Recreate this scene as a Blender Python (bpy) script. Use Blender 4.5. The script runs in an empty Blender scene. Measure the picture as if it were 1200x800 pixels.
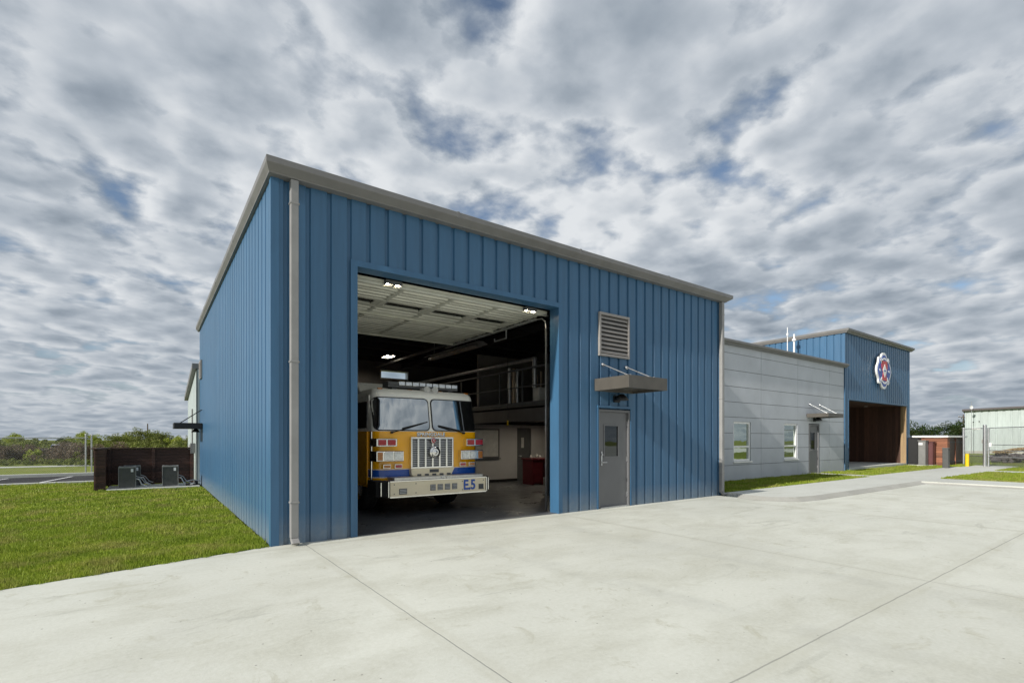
import bpy, math, random
import numpy as np
from mathutils import Vector, Matrix
random.seed(7)
S = bpy.context.scene
col = bpy.context.collection

# ------------------------------------------------------------------ helpers
def tag(o, label=None, cat=None, group=None, kind=None):
    if label: o['label'] = label
    if cat: o['category'] = cat
    if group: o['group'] = group
    if kind: o['kind'] = kind
    return o

def empty(name, loc=(0, 0, 0), label=None, cat=None, group=None, rz=0):
    o = bpy.data.objects.new(name, None); col.objects.link(o)
    o.location = loc; o.rotation_euler = (0, 0, rz); o.empty_display_size = .2
    return tag(o, label, cat, group)

def copy_tree(o, parent=None):
    c = o.copy(); col.objects.link(c)
    c.parent = parent
    for ch in list(o.children): copy_tree(ch, c)
    return c

class MB:
    def __init__(s, org=(0, 0, 0)):
        s.v = []; s.f = []; s.mi = []; s.m = 0; s.org = org; s.sm = []
    def add(s, vs, fs, smooth=False):
        b = len(s.v); s.v += [tuple(p) for p in vs]
        for f in fs:
            s.f.append(tuple(b + i for i in f)); s.mi.append(s.m); s.sm.append(smooth)
    def box(s, x0, x1, y0, y1, z0, z1):
        if x0 > x1: x0, x1 = x1, x0
        if y0 > y1: y0, y1 = y1, y0
        if z0 > z1: z0, z1 = z1, z0
        s.add([(x0,y0,z0),(x1,y0,z0),(x1,y1,z0),(x0,y1,z0),(x0,y0,z1),(x1,y0,z1),(x1,y1,z1),(x0,y1,z1)],
              [(0,3,2,1),(4,5,6,7),(0,1,5,4),(1,2,6,5),(2,3,7,6),(3,0,4,7)])
    def prism(s, poly, z0, z1):
        n = len(poly)
        a = sum(poly[i][0]*poly[(i+1)%n][1]-poly[(i+1)%n][0]*poly[i][1] for i in range(n))
        if a < 0: poly = poly[::-1]
        s.add([(x,y,z0) for x,y in poly]+[(x,y,z1) for x,y in poly],
              [tuple(range(n-1,-1,-1)), tuple(range(n,2*n))]+[(i,(i+1)%n,n+(i+1)%n,n+i) for i in range(n)])
    def extr(s, prof, p0, p1, ax):
        """profile list of (a,b) swept from p0 to p1 along axis ax; a,b are the two other axes"""
        n = len(prof); vs = []
        for p in (p0, p1):
            for a, b in prof:
                vs.append((p,a,b) if ax == 'x' else (a,p,b) if ax == 'y' else (a,b,p))
        s.add(vs, [tuple(range(n)), tuple(range(2*n-1,n-1,-1))]+[(i,n+i,n+(i+1)%n,(i+1)%n) for i in range(n)])
    def tube(s, p0, p1, r0, r1=None, n=10, caps=True, smooth=True):
        r1 = r0 if r1 is None else r1
        p0 = Vector(p0); p1 = Vector(p1); d = (p1-p0)
        if d.length < 1e-6: return
        d.normalize(); u = d.orthogonal().normalized(); w = d.cross(u)
        vs = []
        for p, r in ((p0,r0),(p1,r1)):
            for i in range(n):
                a = 2*math.pi*i/n; vs.append(p+(u*math.cos(a)+w*math.sin(a))*r)
        s.add(vs, [(i,(i+1)%n,n+(i+1)%n,n+i) for i in range(n)], smooth)
        if caps: s.add(vs, [tuple(range(n-1,-1,-1)), tuple(range(n,2*n))])
    def path(s, pts, r, n=8):
        for a, b in zip(pts, pts[1:]): s.tube(a, b, r, n=n)
        for p in pts[1:-1]: s.ball(p, r*1.0, 6, 4)
    def ball(s, c, r, nu=12, nv=8, sc=(1,1,1)):
        vs = []; fs = []
        for j in range(nv+1):
            t = math.pi*j/nv
            for i in range(nu):
                a = 2*math.pi*i/nu
                vs.append((c[0]+r*sc[0]*math.sin(t)*math.cos(a), c[1]+r*sc[1]*math.sin(t)*math.sin(a), c[2]+r*sc[2]*math.cos(t)))
        for j in range(nv):
            for i in range(nu):
                fs.append((j*nu+i, (j+1)*nu+i, (j+1)*nu+(i+1)%nu, j*nu+(i+1)%nu))
        s.add(vs, fs, True)
    def lathe(s, prof, c, ax='x', n=32, smooth=True):
        """prof: (r, h) pairs about axis through c"""
        vs = []; m = len(prof)
        for i in range(n):
            a = 2*math.pi*i/n; ca, sa = math.cos(a), math.sin(a)
            for r, h in prof:
                if ax == 'x': vs.append((c[0]+h, c[1]+r*ca, c[2]+r*sa))
                elif ax == 'y': vs.append((c[0]+r*ca, c[1]+h, c[2]+r*sa))
                else: vs.append((c[0]+r*ca, c[1]+r*sa, c[2]+h))
        fs = []
        for i in range(n):
            for j in range(m-1):
                fs.append((i*m+j, ((i+1)%n)*m+j, ((i+1)%n)*m+j+1, i*m+j+1))
        s.add(vs, fs, smooth)
    def build(s, name, mats, parent=None, bevel=0, kind=None, label=None):
        me = bpy.data.meshes.new(name)
        ox, oy, oz = s.org
        me.from_pydata([(x-ox,y-oy,z-oz) for x,y,z in s.v], [], s.f)
        if not isinstance(mats, (list, tuple)): mats = [mats]
        for m in mats: me.materials.append(m)
        if len(mats) > 1: me.polygons.foreach_set('material_index', s.mi)
        me.polygons.foreach_set('use_smooth', s.sm)
        me.update()
        import bmesh
        bm = bmesh.new(); bm.from_mesh(me); bmesh.ops.recalc_face_normals(bm, faces=bm.faces); bm.to_mesh(me); bm.free()
        o = bpy.data.objects.new(name, me); col.objects.link(o)
        if parent is not None: o.parent = parent
        else: o.location = s.org
        if bevel:
            b = o.modifiers.new('b', 'BEVEL'); b.width = bevel; b.segments = 2; b.limit_method = 'ANGLE'; b.angle_limit = math.radians(40)
        if kind: o['kind'] = kind
        if label: o['label'] = label
        return o

def build_sep(mb, name, mats, parent=None, **k):
    """one object per separate piece"""
    par = list(range(len(mb.v)))
    def find(a):
        while par[a] != a: par[a] = par[par[a]]; a = par[a]
        return a
    for f in mb.f:
        for i in f[1:]: par[find(i)] = find(f[0])
    isl = {}
    for fi, f in enumerate(mb.f): isl.setdefault(find(f[0]), []).append(fi)
    boxes = []
    for fl in isl.values():
        P = [mb.v[i] for fi in fl for i in mb.f[fi]]
        boxes.append([fl, [min(p[j] for p in P)-.006 for j in range(3)], [max(p[j] for p in P)+.006 for j in range(3)]])
    ch = True
    while ch:
        ch = False
        for i in range(len(boxes)):
            for j in range(i+1, len(boxes)):
                A, B = boxes[i], boxes[j]
                if all(A[1][q] <= B[2][q] and B[1][q] <= A[2][q] for q in range(3)):
                    A[0] += B[0]; A[1] = [min(A[1][q],B[1][q]) for q in range(3)]; A[2] = [max(A[2][q],B[2][q]) for q in range(3)]
                    boxes.pop(j); ch = True; break
            if ch: break
    out = []
    for fl, _, _ in boxes:
        t = MB(mb.org); mp = {}
        for fi in fl:
            for i in mb.f[fi]:
                if i not in mp: mp[i] = len(t.v); t.v.append(mb.v[i])
            t.f.append(tuple(mp[i] for i in mb.f[fi])); t.mi.append(mb.mi[fi]); t.sm.append(mb.sm[fi])
        out.append(t.build(name, mats, parent, **k))
    return out

def split(rect, holes):
    """rect (a0,a1,b0,b1) minus holes"""
    out = [rect]
    for h in holes:
        nx = []
        for r in out:
            a0,a1,b0,b1 = r; c0,c1,d0,d1 = h
            if c0 >= a1 or c1 <= a0 or d0 >= b1 or d1 <= b0: nx.append(r); continue
            if c0 > a0: nx.append((a0,c0,b0,b1))
            if c1 < a1: nx.append((c1,a1,b0,b1))
            m0, m1 = max(a0,c0), min(a1,c1)
            if d0 > b0: nx.append((m0,m1,b0,d0))
            if d1 < b1: nx.append((m0,m1,d1,b1))
        out = nx
    return out

def ribwall(mb, L, z0, z1, fn, holes=(), pitch=.3048, gw=.075, gd=.034, start=.12, ztop=None):
    """recessed-groove metal siding; fn(s,out,z)->xyz"""
    pts = [0.0]; s = start
    brk = {}
    prof = [(0, 0)]
    while s < L-.02:
        prof += [(s, 0), (s+.014, -gd), (s+gw-.014, -gd), (s+gw, 0)]
        s += pitch
    prof = [p for p in prof if p[0] < L]+[(L, 0)]
    cuts = sorted({h[0] for h in holes} | {h[1] for h in holes})
    full = []
    for (a, da), (b, db) in zip(prof, prof[1:]):
        if b-a < 1e-6: continue
        cs = [a]+[c for c in cuts if a+1e-5 < c < b-1e-5]+[b]
        for p, q in zip(cs, cs[1:]):
            full.append((p, da+(db-da)*(p-a)/(b-a), q, da+(db-da)*(q-a)/(b-a)))
    for a, da, b, db in full:
        zt = z1 if ztop is None else None
        ivs = [(z0, z1)]
        for h in holes:
            if h[0]-1e-5 <= a and b <= h[1]+1e-5:
                nv = []
                for u, w in ivs:
                    if h[3] <= u or h[2] >= w: nv.append((u, w)); continue
                    if h[2] > u: nv.append((u, h[2]))
                    if h[3] < w: nv.append((h[3], w))
                ivs = nv
        for u, w in ivs:
            wa = wb = w
            if ztop is not None and abs(w-z1) < 1e-6: wa, wb = ztop(a), ztop(b)
            mb.add([fn(a,da,u), fn(b,db,u), fn(b,db,wb), fn(a,da,wa)], [(0,1,2,3)])

def text_geo(body, size, sx=1.0, bold=.0, spacing=1.0):
    cu = bpy.data.curves.new('t', 'FONT'); cu.body = body; cu.size = size; cu.align_x = 'CENTER'; cu.align_y = 'CENTER'
    cu.extrude = .004; cu.offset = bold; cu.space_character = spacing
    ob = bpy.data.objects.new('t', cu); col.objects.link(ob)
    dg = bpy.context.evaluated_depsgraph_get(); ev = ob.evaluated_get(dg); me = ev.to_mesh()
    vs = [(v.co.x*sx, v.co.y, v.co.z) for v in me.vertices]; fs = [tuple(p.vertices) for p in me.polygons]
    ev.to_mesh_clear(); bpy.data.objects.remove(ob); bpy.data.curves.remove(cu)
    return vs, fs

# ------------------------------------------------------------------ materials
def newmat(name):
    m = bpy.data.materials.new(name); m.use_nodes = True
    nt = m.node_tree; b = nt.nodes['Principled BSDF']
    return m, nt, b
def N(nt, t, **k):
    n = nt.nodes.new(t)
    for a, v in k.items(): setattr(n, a, v)
    return n
def noise(nt, vec, scale, detail=4, rough=.55, dist=0):
    n = N(nt, 'ShaderNodeTexNoise'); n.inputs['Scale'].default_value = scale; n.inputs['Detail'].default_value = detail
    n.inputs['Roughness'].default_value = rough; n.inputs['Distortion'].default_value = dist
    if vec is not None: nt.links.new(vec, n.inputs['Vector'])
    return n.outputs['Fac']
def ramp(nt, fac, stops):
    r = N(nt, 'ShaderNodeValToRGB'); nt.links.new(fac, r.inputs['Fac'])
    e = r.color_ramp.elements
    while len(e) < len(stops): e.new(.5)
    for i, (p, c) in enumerate(stops):
        e[i].position = p; e[i].color = (*c, 1) if not isinstance(c, (int, float)) else (c, c, c, 1)
    return r.outputs['Color']
def mix(nt, fac, a, b, mode='MIX'):
    m = N(nt, 'ShaderNodeMix', data_type='RGBA', blend_type=mode)
    for inp, v in ((m.inputs[0], fac), (m.inputs[6], a), (m.inputs[7], b)):
        if isinstance(v, (int, float)): inp.default_value = v
        elif isinstance(v, tuple): inp.default_value = (*v, 1)
        else: nt.links.new(v, inp)
    return m.outputs[2]
def math_(nt, op, a, b=None, c=None):
    m = N(nt, 'ShaderNodeMath', operation=op)
    for i, v in enumerate((a, b, c)):
        if v is None: continue
        if isinstance(v, (int, float)): m.inputs[i].default_value = v
        else: nt.links.new(v, m.inputs[i])
    return m.outputs[0]
def mapping(nt, scale=(1,1,1), kind='Object'):
    tc = N(nt, 'ShaderNodeTexCoord'); mp = N(nt, 'ShaderNodeMapping'); mp.inputs['Scale'].default_value = scale
    nt.links.new(tc.outputs[kind], mp.inputs['Vector']); return mp.outputs['Vector']
def bump(nt, b, h, strength=.3, dist=.01):
    n = N(nt, 'ShaderNodeBump'); n.inputs['Strength'].default_value = strength; n.inputs['Distance'].default_value = dist
    nt.links.new(h, n.inputs['Height']); nt.links.new(n.outputs['Normal'], b.inputs['Normal'])

def simple(name, c, rough=.5, metal=0, var=.12, scale=6, stretch=(1,1,1), bmp=0, coat=0, rv=.12, spec=.5):
    m, nt, b = newmat(name)
    v = mapping(nt, stretch)
    f = noise(nt, v, scale, 5)
    lo = tuple(x*(1-var) for x in c); hi = tuple(min(1, x*(1+var)) for x in c)
    nt.links.new(ramp(nt, f, [(.3, lo), (.7, hi)]), b.inputs['Base Color'])
    r = N(nt, 'ShaderNodeMapRange'); r.inputs['To Min'].default_value = max(0, rough-rv); r.inputs['To Max'].default_value = min(1, rough+rv)
    nt.links.new(noise(nt, v, scale*2.7, 4), r.inputs['Value']); nt.links.new(r.outputs['Result'], b.inputs['Roughness'])
    b.inputs['Metallic'].default_value = metal
    b.inputs['Specular IOR Level'].default_value = spec
    if coat: b.inputs['Coat Weight'].default_value = coat; b.inputs['Coat Roughness'].default_value = .05
    if bmp: bump(nt, b, noise(nt, v, scale*6, 6), bmp, .005)
    return m

def siding(name, c, dirt=.55, streak=(5,5,.35)):
    """painted metal siding: faint vertical streaks, oil-canning, dust near the ground"""
    m, nt, b = newmat(name)
    v = mapping(nt, streak); v2 = mapping(nt, (1,1,1))
    f = noise(nt, v, 2.2, 6, .6)
    base = ramp(nt, f, [(.25, tuple(x*.82 for x in c)), (.55, c), (.8, tuple(min(1, x*1.18) for x in c))])
    spx = N(nt, 'ShaderNodeSeparateXYZ'); nt.links.new(v2, spx.inputs[0])
    wn = N(nt, 'ShaderNodeTexWhiteNoise', noise_dimensions='1D'); nt.links.new(math_(nt, 'FLOOR', math_(nt, 'DIVIDE', math_(nt, 'ADD', math_(nt, 'ADD', spx.outputs['X'], spx.outputs['Y']), -.2), .9144)), wn.inputs['W'])
    base = mix(nt, math_(nt, 'MULTIPLY', wn.outputs['Value'], .16), base, tuple(min(1, x*1.35+.01) for x in c))
    f2 = noise(nt, v2, .55, 3)
    base = mix(nt, ramp(nt, f2, [(.35, 0.0), (.75, .35)]), base, tuple(min(1, x*.75+.02) for x in c))
    sp = N(nt, 'ShaderNodeSeparateXYZ'); nt.links.new(v2, sp.inputs[0])
    low = N(nt, 'ShaderNodeMapRange'); low.inputs['From Min'].default_value = .45; low.inputs['From Max'].default_value = 0
    low.inputs['To Min'].default_value = 0; low.inputs['To Max'].default_value = dirt
    nt.links.new(sp.outputs['Z'], low.inputs['Value'])
    df = math_(nt, 'MULTIPLY', low.outputs['Result'], noise(nt, v2, 9, 5, .7))
    base = mix(nt, df, base, (.42, .40, .34))
    nt.links.new(base, b.inputs['Base Color'])
    r = N(nt, 'ShaderNodeMapRange'); r.inputs['To Min'].default_value = .3; r.inputs['To Max'].default_value = .52
    nt.links.new(noise(nt, v, 4, 4), r.inputs['Value']); nt.links.new(r.outputs['Result'], b.inputs['Roughness'])
    bump(nt, b, noise(nt, mapping(nt, (1,1,.5)), 2.2, 2), .4, .03)
    return m

def glassy(name, tint, refl=.35, base=(.02,.022,.022), rough=.015):
    m, nt, b = newmat(name)
    nt.nodes.remove(b)
    out = nt.nodes['Material Output']
    d = N(nt, 'ShaderNodeBsdfDiffuse'); d.inputs['Color'].default_value = (*base, 1)
    g = N(nt, 'ShaderNodeBsdfGlossy'); g.inputs['Color'].default_value = (*tint, 1); g.inputs['Roughness'].default_value = rough
    fr = N(nt, 'ShaderNodeFresnel'); fr.inputs['IOR'].default_value = 1.5
    f = math_(nt, 'MAXIMUM', fr.outputs[0], refl)
    bn = N(nt, 'ShaderNodeBump'); bn.inputs['Strength'].default_value = .05; bn.inputs['Distance'].default_value = .02
    nt.links.new(noise(nt, mapping(nt), 2.5, 1), bn.inputs['Height']); nt.links.new(bn.outputs[0], g.inputs['Normal'])
    mx = N(nt, 'ShaderNodeMixShader'); nt.links.new(f, mx.inputs[0]); nt.links.new(d.outputs[0], mx.inputs[1]); nt.links.new(g.outputs[0], mx.inputs[2])
    nt.links.new(mx.outputs[0], out.inputs['Surface'])
    return m
def emit(name, c, s):
    m, nt, b = newmat(name); b.inputs['Base Color'].default_value = (*c, 1)
    b.inputs['Emission Color'].default_value = (*c, 1); b.inputs['Emission Strength'].default_value = s
    return m

def concrete(name, c, joints=False, scale=1.0, stain=1.0):
    m, nt, b = newmat(name)
    v = mapping(nt, (scale, scale, scale)); vs = mapping(nt, (.75*scale, 1.35*scale, scale))
    big = noise(nt, v, .22, 5, .6, .6)
    base = ramp(nt, big, [(.3, tuple(x*.88 for x in c)), (.5, c), (.72, tuple(min(1, x*1.09) for x in c))])
    sweep = noise(nt, vs, 1.1, 7, .68, .4)
    base = mix(nt, ramp(nt, sweep, [(.44, 0.0), (.70, .55*stain)]), base, (c[0]*.82, c[1]*.81, c[2]*.77))
    blot = noise(nt, v, 1.9, 6, .72, 1.2)
    base = mix(nt, ramp(nt, blot, [(.58, 0.0), (.70, .5*stain)]), base, (c[0]*.74, c[1]*.72, c[2]*.64))
    ty = noise(nt, mapping(nt, (.5*scale, 2.2*scale, scale)), .9, 6, .7, 1.2)
    base = mix(nt, ramp(nt, ty, [(.60, 0.0), (.68, .38*stain)]), base, (c[0]*.70, c[1]*.70, c[2]*.68))
    pale = noise(nt, vs, .6, 6, .7, .5)
    base = mix(nt, ramp(nt, pale, [(.54, 0.0), (.72, .30)]), base, tuple(min(1, x*1.16) for x in c))
    fine = noise(nt, v, 26, 6, .75)
    base = mix(nt, .22, base, ramp(nt, fine, [(.3, .28), (.7, .72)]), 'OVERLAY')
    vo = N(nt, 'ShaderNodeTexVoronoi'); vo.inputs['Scale'].default_value = 7; nt.links.new(v, vo.inputs['Vector'])
    sp = ramp(nt, vo.outputs['Distance'], [(.03, .7), (.07, 0.0)])
    base = mix(nt, sp, base, (.12, .11, .09))
    h = fine
    if joints:
        tc = N(nt, 'ShaderNodeTexCoord'); sx = N(nt, 'ShaderNodeSeparateXYZ'); nt.links.new(tc.outputs['Object'], sx.inputs[0])
        wob = math_(nt, 'MULTIPLY', math_(nt, 'SUBTRACT', noise(nt, v, 3, 4), .5), .02)
        def lines(coord, off, per, w):
            t = math_(nt, 'ADD', math_(nt, 'ADD', sx.outputs[coord], wob), -off+per*200)
            t = math_(nt, 'ABSOLUTE', math_(nt, 'SUBTRACT', math_(nt, 'MODULO', t, per), per/2))
            return ramp(nt, math_(nt, 'DIVIDE', t, w*8), [(.0, 1.0), (.125, 1.0), (.2, 0.0)])
        jx = lines('X', .43+2.48, 4.96, .0045); jy = lines('Y', -6.06+2.9, 5.8, .0045)
        j = mix(nt, 1.0, jx, jy, 'LIGHTEN')
        # soft stained margins either side of each joint
        mx = lines('X', .43+2.48, 4.96, .07); my = lines('Y', -6.06+2.9, 5.8, .07)
        mg = math_(nt, 'MULTIPLY', mix(nt, 1.0, mx, my, 'LIGHTEN'), math_(nt, 'MULTIPLY', noise(nt, v, 2.2, 5), .5))
        base = mix(nt, mg, base, (c[0]*.80, c[1]*.78, c[2]*.72))
        # faint tyre tracks leading out of the bay
        for xc_ in (2.42, 4.42):
            bend = math_(nt, 'MULTIPLY', math_(nt, 'MULTIPLY', sx.outputs['Y'], sx.outputs['Y']), .012)
            tk_ = math_(nt, 'ABSOLUTE', math_(nt, 'SUBTRACT', math_(nt, 'SUBTRACT', sx.outputs['X'], bend), xc_))
            tm = ramp(nt, tk_, [(.10, 1.0), (.22, 0.0)])
            tm = math_(nt, 'MULTIPLY', tm, ramp(nt, noise(nt, v, 1.7, 6, .7), [(.40, 0.0), (.68, .36)]))
            base = mix(nt, tm, base, (c[0]*.62, c[1]*.62, c[2]*.62))
        base = mix(nt, math_(nt, 'MULTIPLY', j, .5), base, (.16, .16, .15))
        h = math_(nt, 'SUBTRACT', fine, math_(nt, 'MULTIPLY', j, 3))
    nt.links.new(base, b.inputs['Base Color'])
    b.inputs['Roughness'].default_value = .85
    b.inputs['Specular IOR Level'].default_value = .3
    bump(nt, b, h, .35, .006)
    return m

M = {}
M['blue'] = siding('blue_siding', (.043, .125, .232))
M['bluetrim'] = simple('blue_trim', (.043, .125, .232), .38, 0, .08, 3, (3,3,.5))
M['trim'] = simple('taupe_trim', (.170, .167, .162), .42, .0, .10, 3)
M['spout'] = simple('downspout_paint', (.27,.267,.26), .42, 0, .1, 3)
M['trimdark'] = simple('canopy_paint', (.088, .080, .068), .45, 0, .12, 4)
M['black'] = simple('black_paint', (.012, .012, .013), .5, 0, .2, 4)
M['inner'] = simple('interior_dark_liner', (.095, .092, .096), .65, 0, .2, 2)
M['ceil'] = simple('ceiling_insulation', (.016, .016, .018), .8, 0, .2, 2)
M['drywall'] = simple('grey_interior_wall', (.50, .49, .49), .7, 0, .06, 2)
M['greywall'] = simple('grey_cement_panel', (.47, .495, .53), .55, 0, .07, 1.3, (1,1,1), .15)
M['gap'] = simple('panel_gap', (.10, .105, .11), .8, 0, .1)
M['doorgrey'] = simple('grey_door_paint', (.14, .142, .148), .42, 0, .05, 2)
M['steel'] = simple('galvanised_steel', (.50, .51, .52), .38, .85, .15, 12)
M['chrome'] = simple('polished_metal', (.80, .79, .76), .14, 1, .06, 5, rv=.06)
M['brushed'] = simple('diamond_plate', (.62, .60, .55), .36, .9, .12, 30, (1,1,1), .4)
M['white'] = simple('white_paint', (.84, .84, .78), .3, 0, .04, 3, coat=.3)
M['cream'] = simple('cream_bumper', (.88, .77, .54), .30, 0, .05, 1.5, coat=.3)
M['yellow'] = simple('amber_yellow_paint', (1.0, .46, .004), .22, 0, .05, 2, coat=.6)
M['navy'] = simple('blue_stripe', (.008, .085, .42), .3, 0, .05, 3, coat=.4)
M['red'] = simple('red_lens', (.42, .008, .02), .15, 0, .2, 30, coat=.6)
M['amber'] = simple('amber_lens', (.45, .16, .02), .15, 0, .2, 30, coat=.6)
M['lens'] = simple('clear_lens', (.62, .64, .64), .12, .5, .25, 25, coat=.8)
M['rubber'] = simple('rubber', (.016, .016, .016), .8, 0, .25, 20)
M['glass'] = glassy('window_glass', (.78, .86, .79), .60, (.02, .025, .022))
M['doorglass'] = glassy('door_glass', (.55, .58, .58), .16, (.008, .009, .009))
M['wind'] = glassy('windscreen_glass', (.84, .88, .88), .52, (.012, .014, .016), .03)
M['panel'] = simple('overhead_door_panel', (.72, .72, .63), .38, .1, .06, 3)
M['concrete'] = concrete('apron_concrete', (.595, .60, .535), True, 1.0, 1.5)
M['walk'] = concrete('sidewalk_concrete', (.55, .56, .52), False, 1.0, .8)
M['kerb'] = concrete('kerb_concrete', (.40, .395, .36), False, 1.4, 1.0)
M['louver'] = simple('louver_metal', (.30, .28, .26), .45, .1, .08, 4)
M['yellowpost'] = simple('yellow_bollard_paint', (.78, .52, .01), .4, 0, .08, 6)
M['acgrey'] = simple('condenser_grey', (.09, .092, .09), .5, .2, .1, 5)
M['aclight'] = simple('condenser_frame', (.22, .22, .215), .5, .2, .1, 5)
M['label'] = simple('white_label', (.75, .75, .75), .5, 0, .03)
M['maroon'] = simple('maroon_paint', (.11, .035, .035), .5, 0, .1, 4)
M['crimson'] = simple('red_desk_paint', (.11, .012, .018), .4, 0, .1, 4)
M['lampsmall'] = emit('lit_header_lamp', (1.0,.84,.58), 40)
M['lamp'] = emit('lit_tube', (1.0, .88, .66), 60)
M['emred'] = simple('emblem_red', (.55, .03, .02), .35, 0, .05)
M['emblue'] = simple('emblem_blue', (.02, .07, .36), .35, 0, .05)
M['emwhite'] = simple('emblem_white', (.85, .85, .83), .3, 0, .03)
M['emgold'] = simple('emblem_edge', (.62, .56, .40), .3, .2, .05)
M['metalside'] = siding('pale_metal_siding', (.44, .50, .49), .1, (2,2,.3))
M['roofdark'] = simple('dark_roof_trim', (.07, .06, .06), .5)
M['tank'] = simple('tank_white', (.55, .55, .53), .4)
M['copper'] = simple('duct_wrap', (.42, .33, .24), .4, .5, .2, 8)
M['deepblue'] = simple('distant_truck_blue', (.03, .05, .14), .4)
M['trunk'] = simple('bark', (.10, .075, .055), .9, 0, .3, 8, (1,1,.3), .4)
M['tan'] = simple('sunlit_porch_wood', (.34, .23, .12), .6, 0, .2, 3, (4,4,.3))  # lighter copy of the porch wood, sunlight put into the colour

def planks(name, c, horiz=True, w=.14, bright=0):
    m, nt, b = newmat(name)
    v = mapping(nt); sp = N(nt, 'ShaderNodeSeparateXYZ'); nt.links.new(v, sp.inputs[0])
    co = sp.outputs['Z'] if horiz else math_(nt, 'ADD', sp.outputs['X'], sp.outputs['Y'])
    t = math_(nt, 'DIVIDE', co, w); idx = math_(nt, 'FLOOR', t); fr = math_(nt, 'FRACT', t)
    wn = N(nt, 'ShaderNodeTexWhiteNoise', noise_dimensions='1D'); nt.links.new(idx, wn.inputs['W'])
    grain = noise(nt, mapping(nt, (.6,.6,9) if horiz else (9,9,.6)), 3, 6, .7)
    col_ = ramp(nt, wn.outputs['Value'], [(0, tuple(x*.65 for x in c)), (.6, c), (1, tuple(x*1.4 for x in c))])
    col_ = mix(nt, .6, col_, ramp(nt, grain, [(.3, .25), (.7, .75)]), 'OVERLAY')
    gap = ramp(nt, fr, [(0, 1.0), (.06, 0.0), (.94, 0.0), (1.0, 1.0)])
    col_ = mix(nt, gap, col_, tuple(x*.25 for x in c))
    nt.links.new(col_, b.inputs['Base Color']); b.inputs['Roughness'].default_value = .62
    bump(nt, b, math_(nt, 'SUBTRACT', grain, math_(nt, 'MULTIPLY', gap, 2)), .5, .008)
    return m
M['screenwood'] = planks('screen_planks', (.060, .026, .017), True, .11)
M['porchwood'] = planks('porch_boards', (.085, .038, .022), False, .14)
M['darkwood'] = planks('gate_boards', (.085, .055, .042), False, .16)

def brickmat():
    m, nt, b = newmat('brick')
    v = mapping(nt); sp = N(nt, 'ShaderNodeSeparateXYZ'); nt.links.new(v, sp.inputs[0])
    cx = N(nt, 'ShaderNodeCombineXYZ'); nt.links.new(math_(nt, 'ADD', sp.outputs['X'], sp.outputs['Y']), cx.inputs[0]); nt.links.new(sp.outputs['Z'], cx.inputs[1])
    br = N(nt, 'ShaderNodeTexBrick'); nt.links.new(cx.outputs[0], br.inputs['Vector'])
    br.inputs['Scale'].default_value = 1; br.inputs['Brick Width'].default_value = .4; br.inputs['Row Height'].default_value = .2
    br.inputs['Mortar Size'].default_value = .014
    br.inputs['Color1'].default_value = (.27, .10, .055, 1); br.inputs['Color2'].default_value = (.17, .06, .04, 1); br.inputs['Mortar'].default_value = (.28, .22, .18, 1)
    c = mix(nt, .4, br.outputs['Color'], ramp(nt, noise(nt, v, 5, 6, .7), [(.3, .3), (.7, .7)]), 'OVERLAY')
    nt.links.new(c, b.inputs['Base Color']); b.inputs['Roughness'].default_value = .85
    bump(nt, b, br.outputs['Fac'], -.4, .01)
    return m
M['brick'] = planks('enclosure_boards', (.25, .095, .048), True, .13)

def groundmat(name, cols, scale=1.0):
    m, nt, b = newmat(name); v = mapping(nt, (scale,)*3)
    f = noise(nt, v, .5, 8, .65); f2 = noise(nt, v, 9, 6, .7)
    base = ramp(nt, f, [(.3, cols[0]), (.5, cols[1]), (.7, cols[2])])
    base = mix(nt, .6, base, ramp(nt, f2, [(.25, .2), (.75, .8)]), 'OVERLAY')
    nt.links.new(base, b.inputs['Base Color']); b.inputs['Roughness'].default_value = .95; b.inputs['Specular IOR Level'].default_value = .1
    bump(nt, b, f2, .8, .04)
    return m
M['ground'] = groundmat('field_ground', [(.13,.16,.03), (.18,.21,.045), (.23,.235,.08)], .4)
M['soil'] = groundmat('lawn_soil', [(.09,.115,.018), (.13,.165,.024), (.17,.165,.05)])
M['asphalt'] = groundmat('asphalt', [(.045,.045,.048), (.055,.055,.058), (.07,.07,.072)], 2)
M['rock'] = groundmat('dark_rock', [(.06,.05,.05), (.10,.09,.09), (.16,.15,.15)], 3)
M['straw'] = groundmat('straw', [(.30,.22,.11), (.38,.28,.15), (.45,.36,.2)], 3)

def bladesmat(name, lo, mid, hi, dry, per=.0):
    m, nt, b = newmat(name)
    g = N(nt, 'ShaderNodeNewGeometry'); v = N(nt, 'ShaderNodeTexCoord').outputs['Object']
    c1 = ramp(nt, noise(nt, v, 1.1, 8, .72), [(.36, lo), (.5, mid), (.64, hi)])
    c2 = ramp(nt, g.outputs['Random Per Island'], [(0, lo), (.5, mid), (1, hi)])
    c = mix(nt, .38, c1, c2)
    d = math_(nt, 'MULTIPLY', ramp(nt, noise(nt, v, 1.3, 7, .7), [(.48, 0.0), (.62, 1.0)]), .62)
    c = mix(nt, d, c, dry)
    nt.links.new(c, b.inputs['Base Color']); b.inputs['Roughness'].default_value = .55; b.inputs['Specular IOR Level'].default_value = .25
    tr = N(nt, 'ShaderNodeBsdfTranslucent'); nt.links.new(c, tr.inputs['Color'])
    mx = N(nt, 'ShaderNodeMixShader'); mx.inputs[0].default_value = .3
    out = nt.nodes['Material Output']
    nt.links.new(b.outputs[0], mx.inputs[1]); nt.links.new(tr.outputs[0], mx.inputs[2]); nt.links.new(mx.outputs[0], out.inputs['Surface'])
    return m
M['grass'] = bladesmat('grass_blades', (.14,.21,.018), (.25,.335,.03), (.39,.44,.06), (.38,.33,.12))
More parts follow.
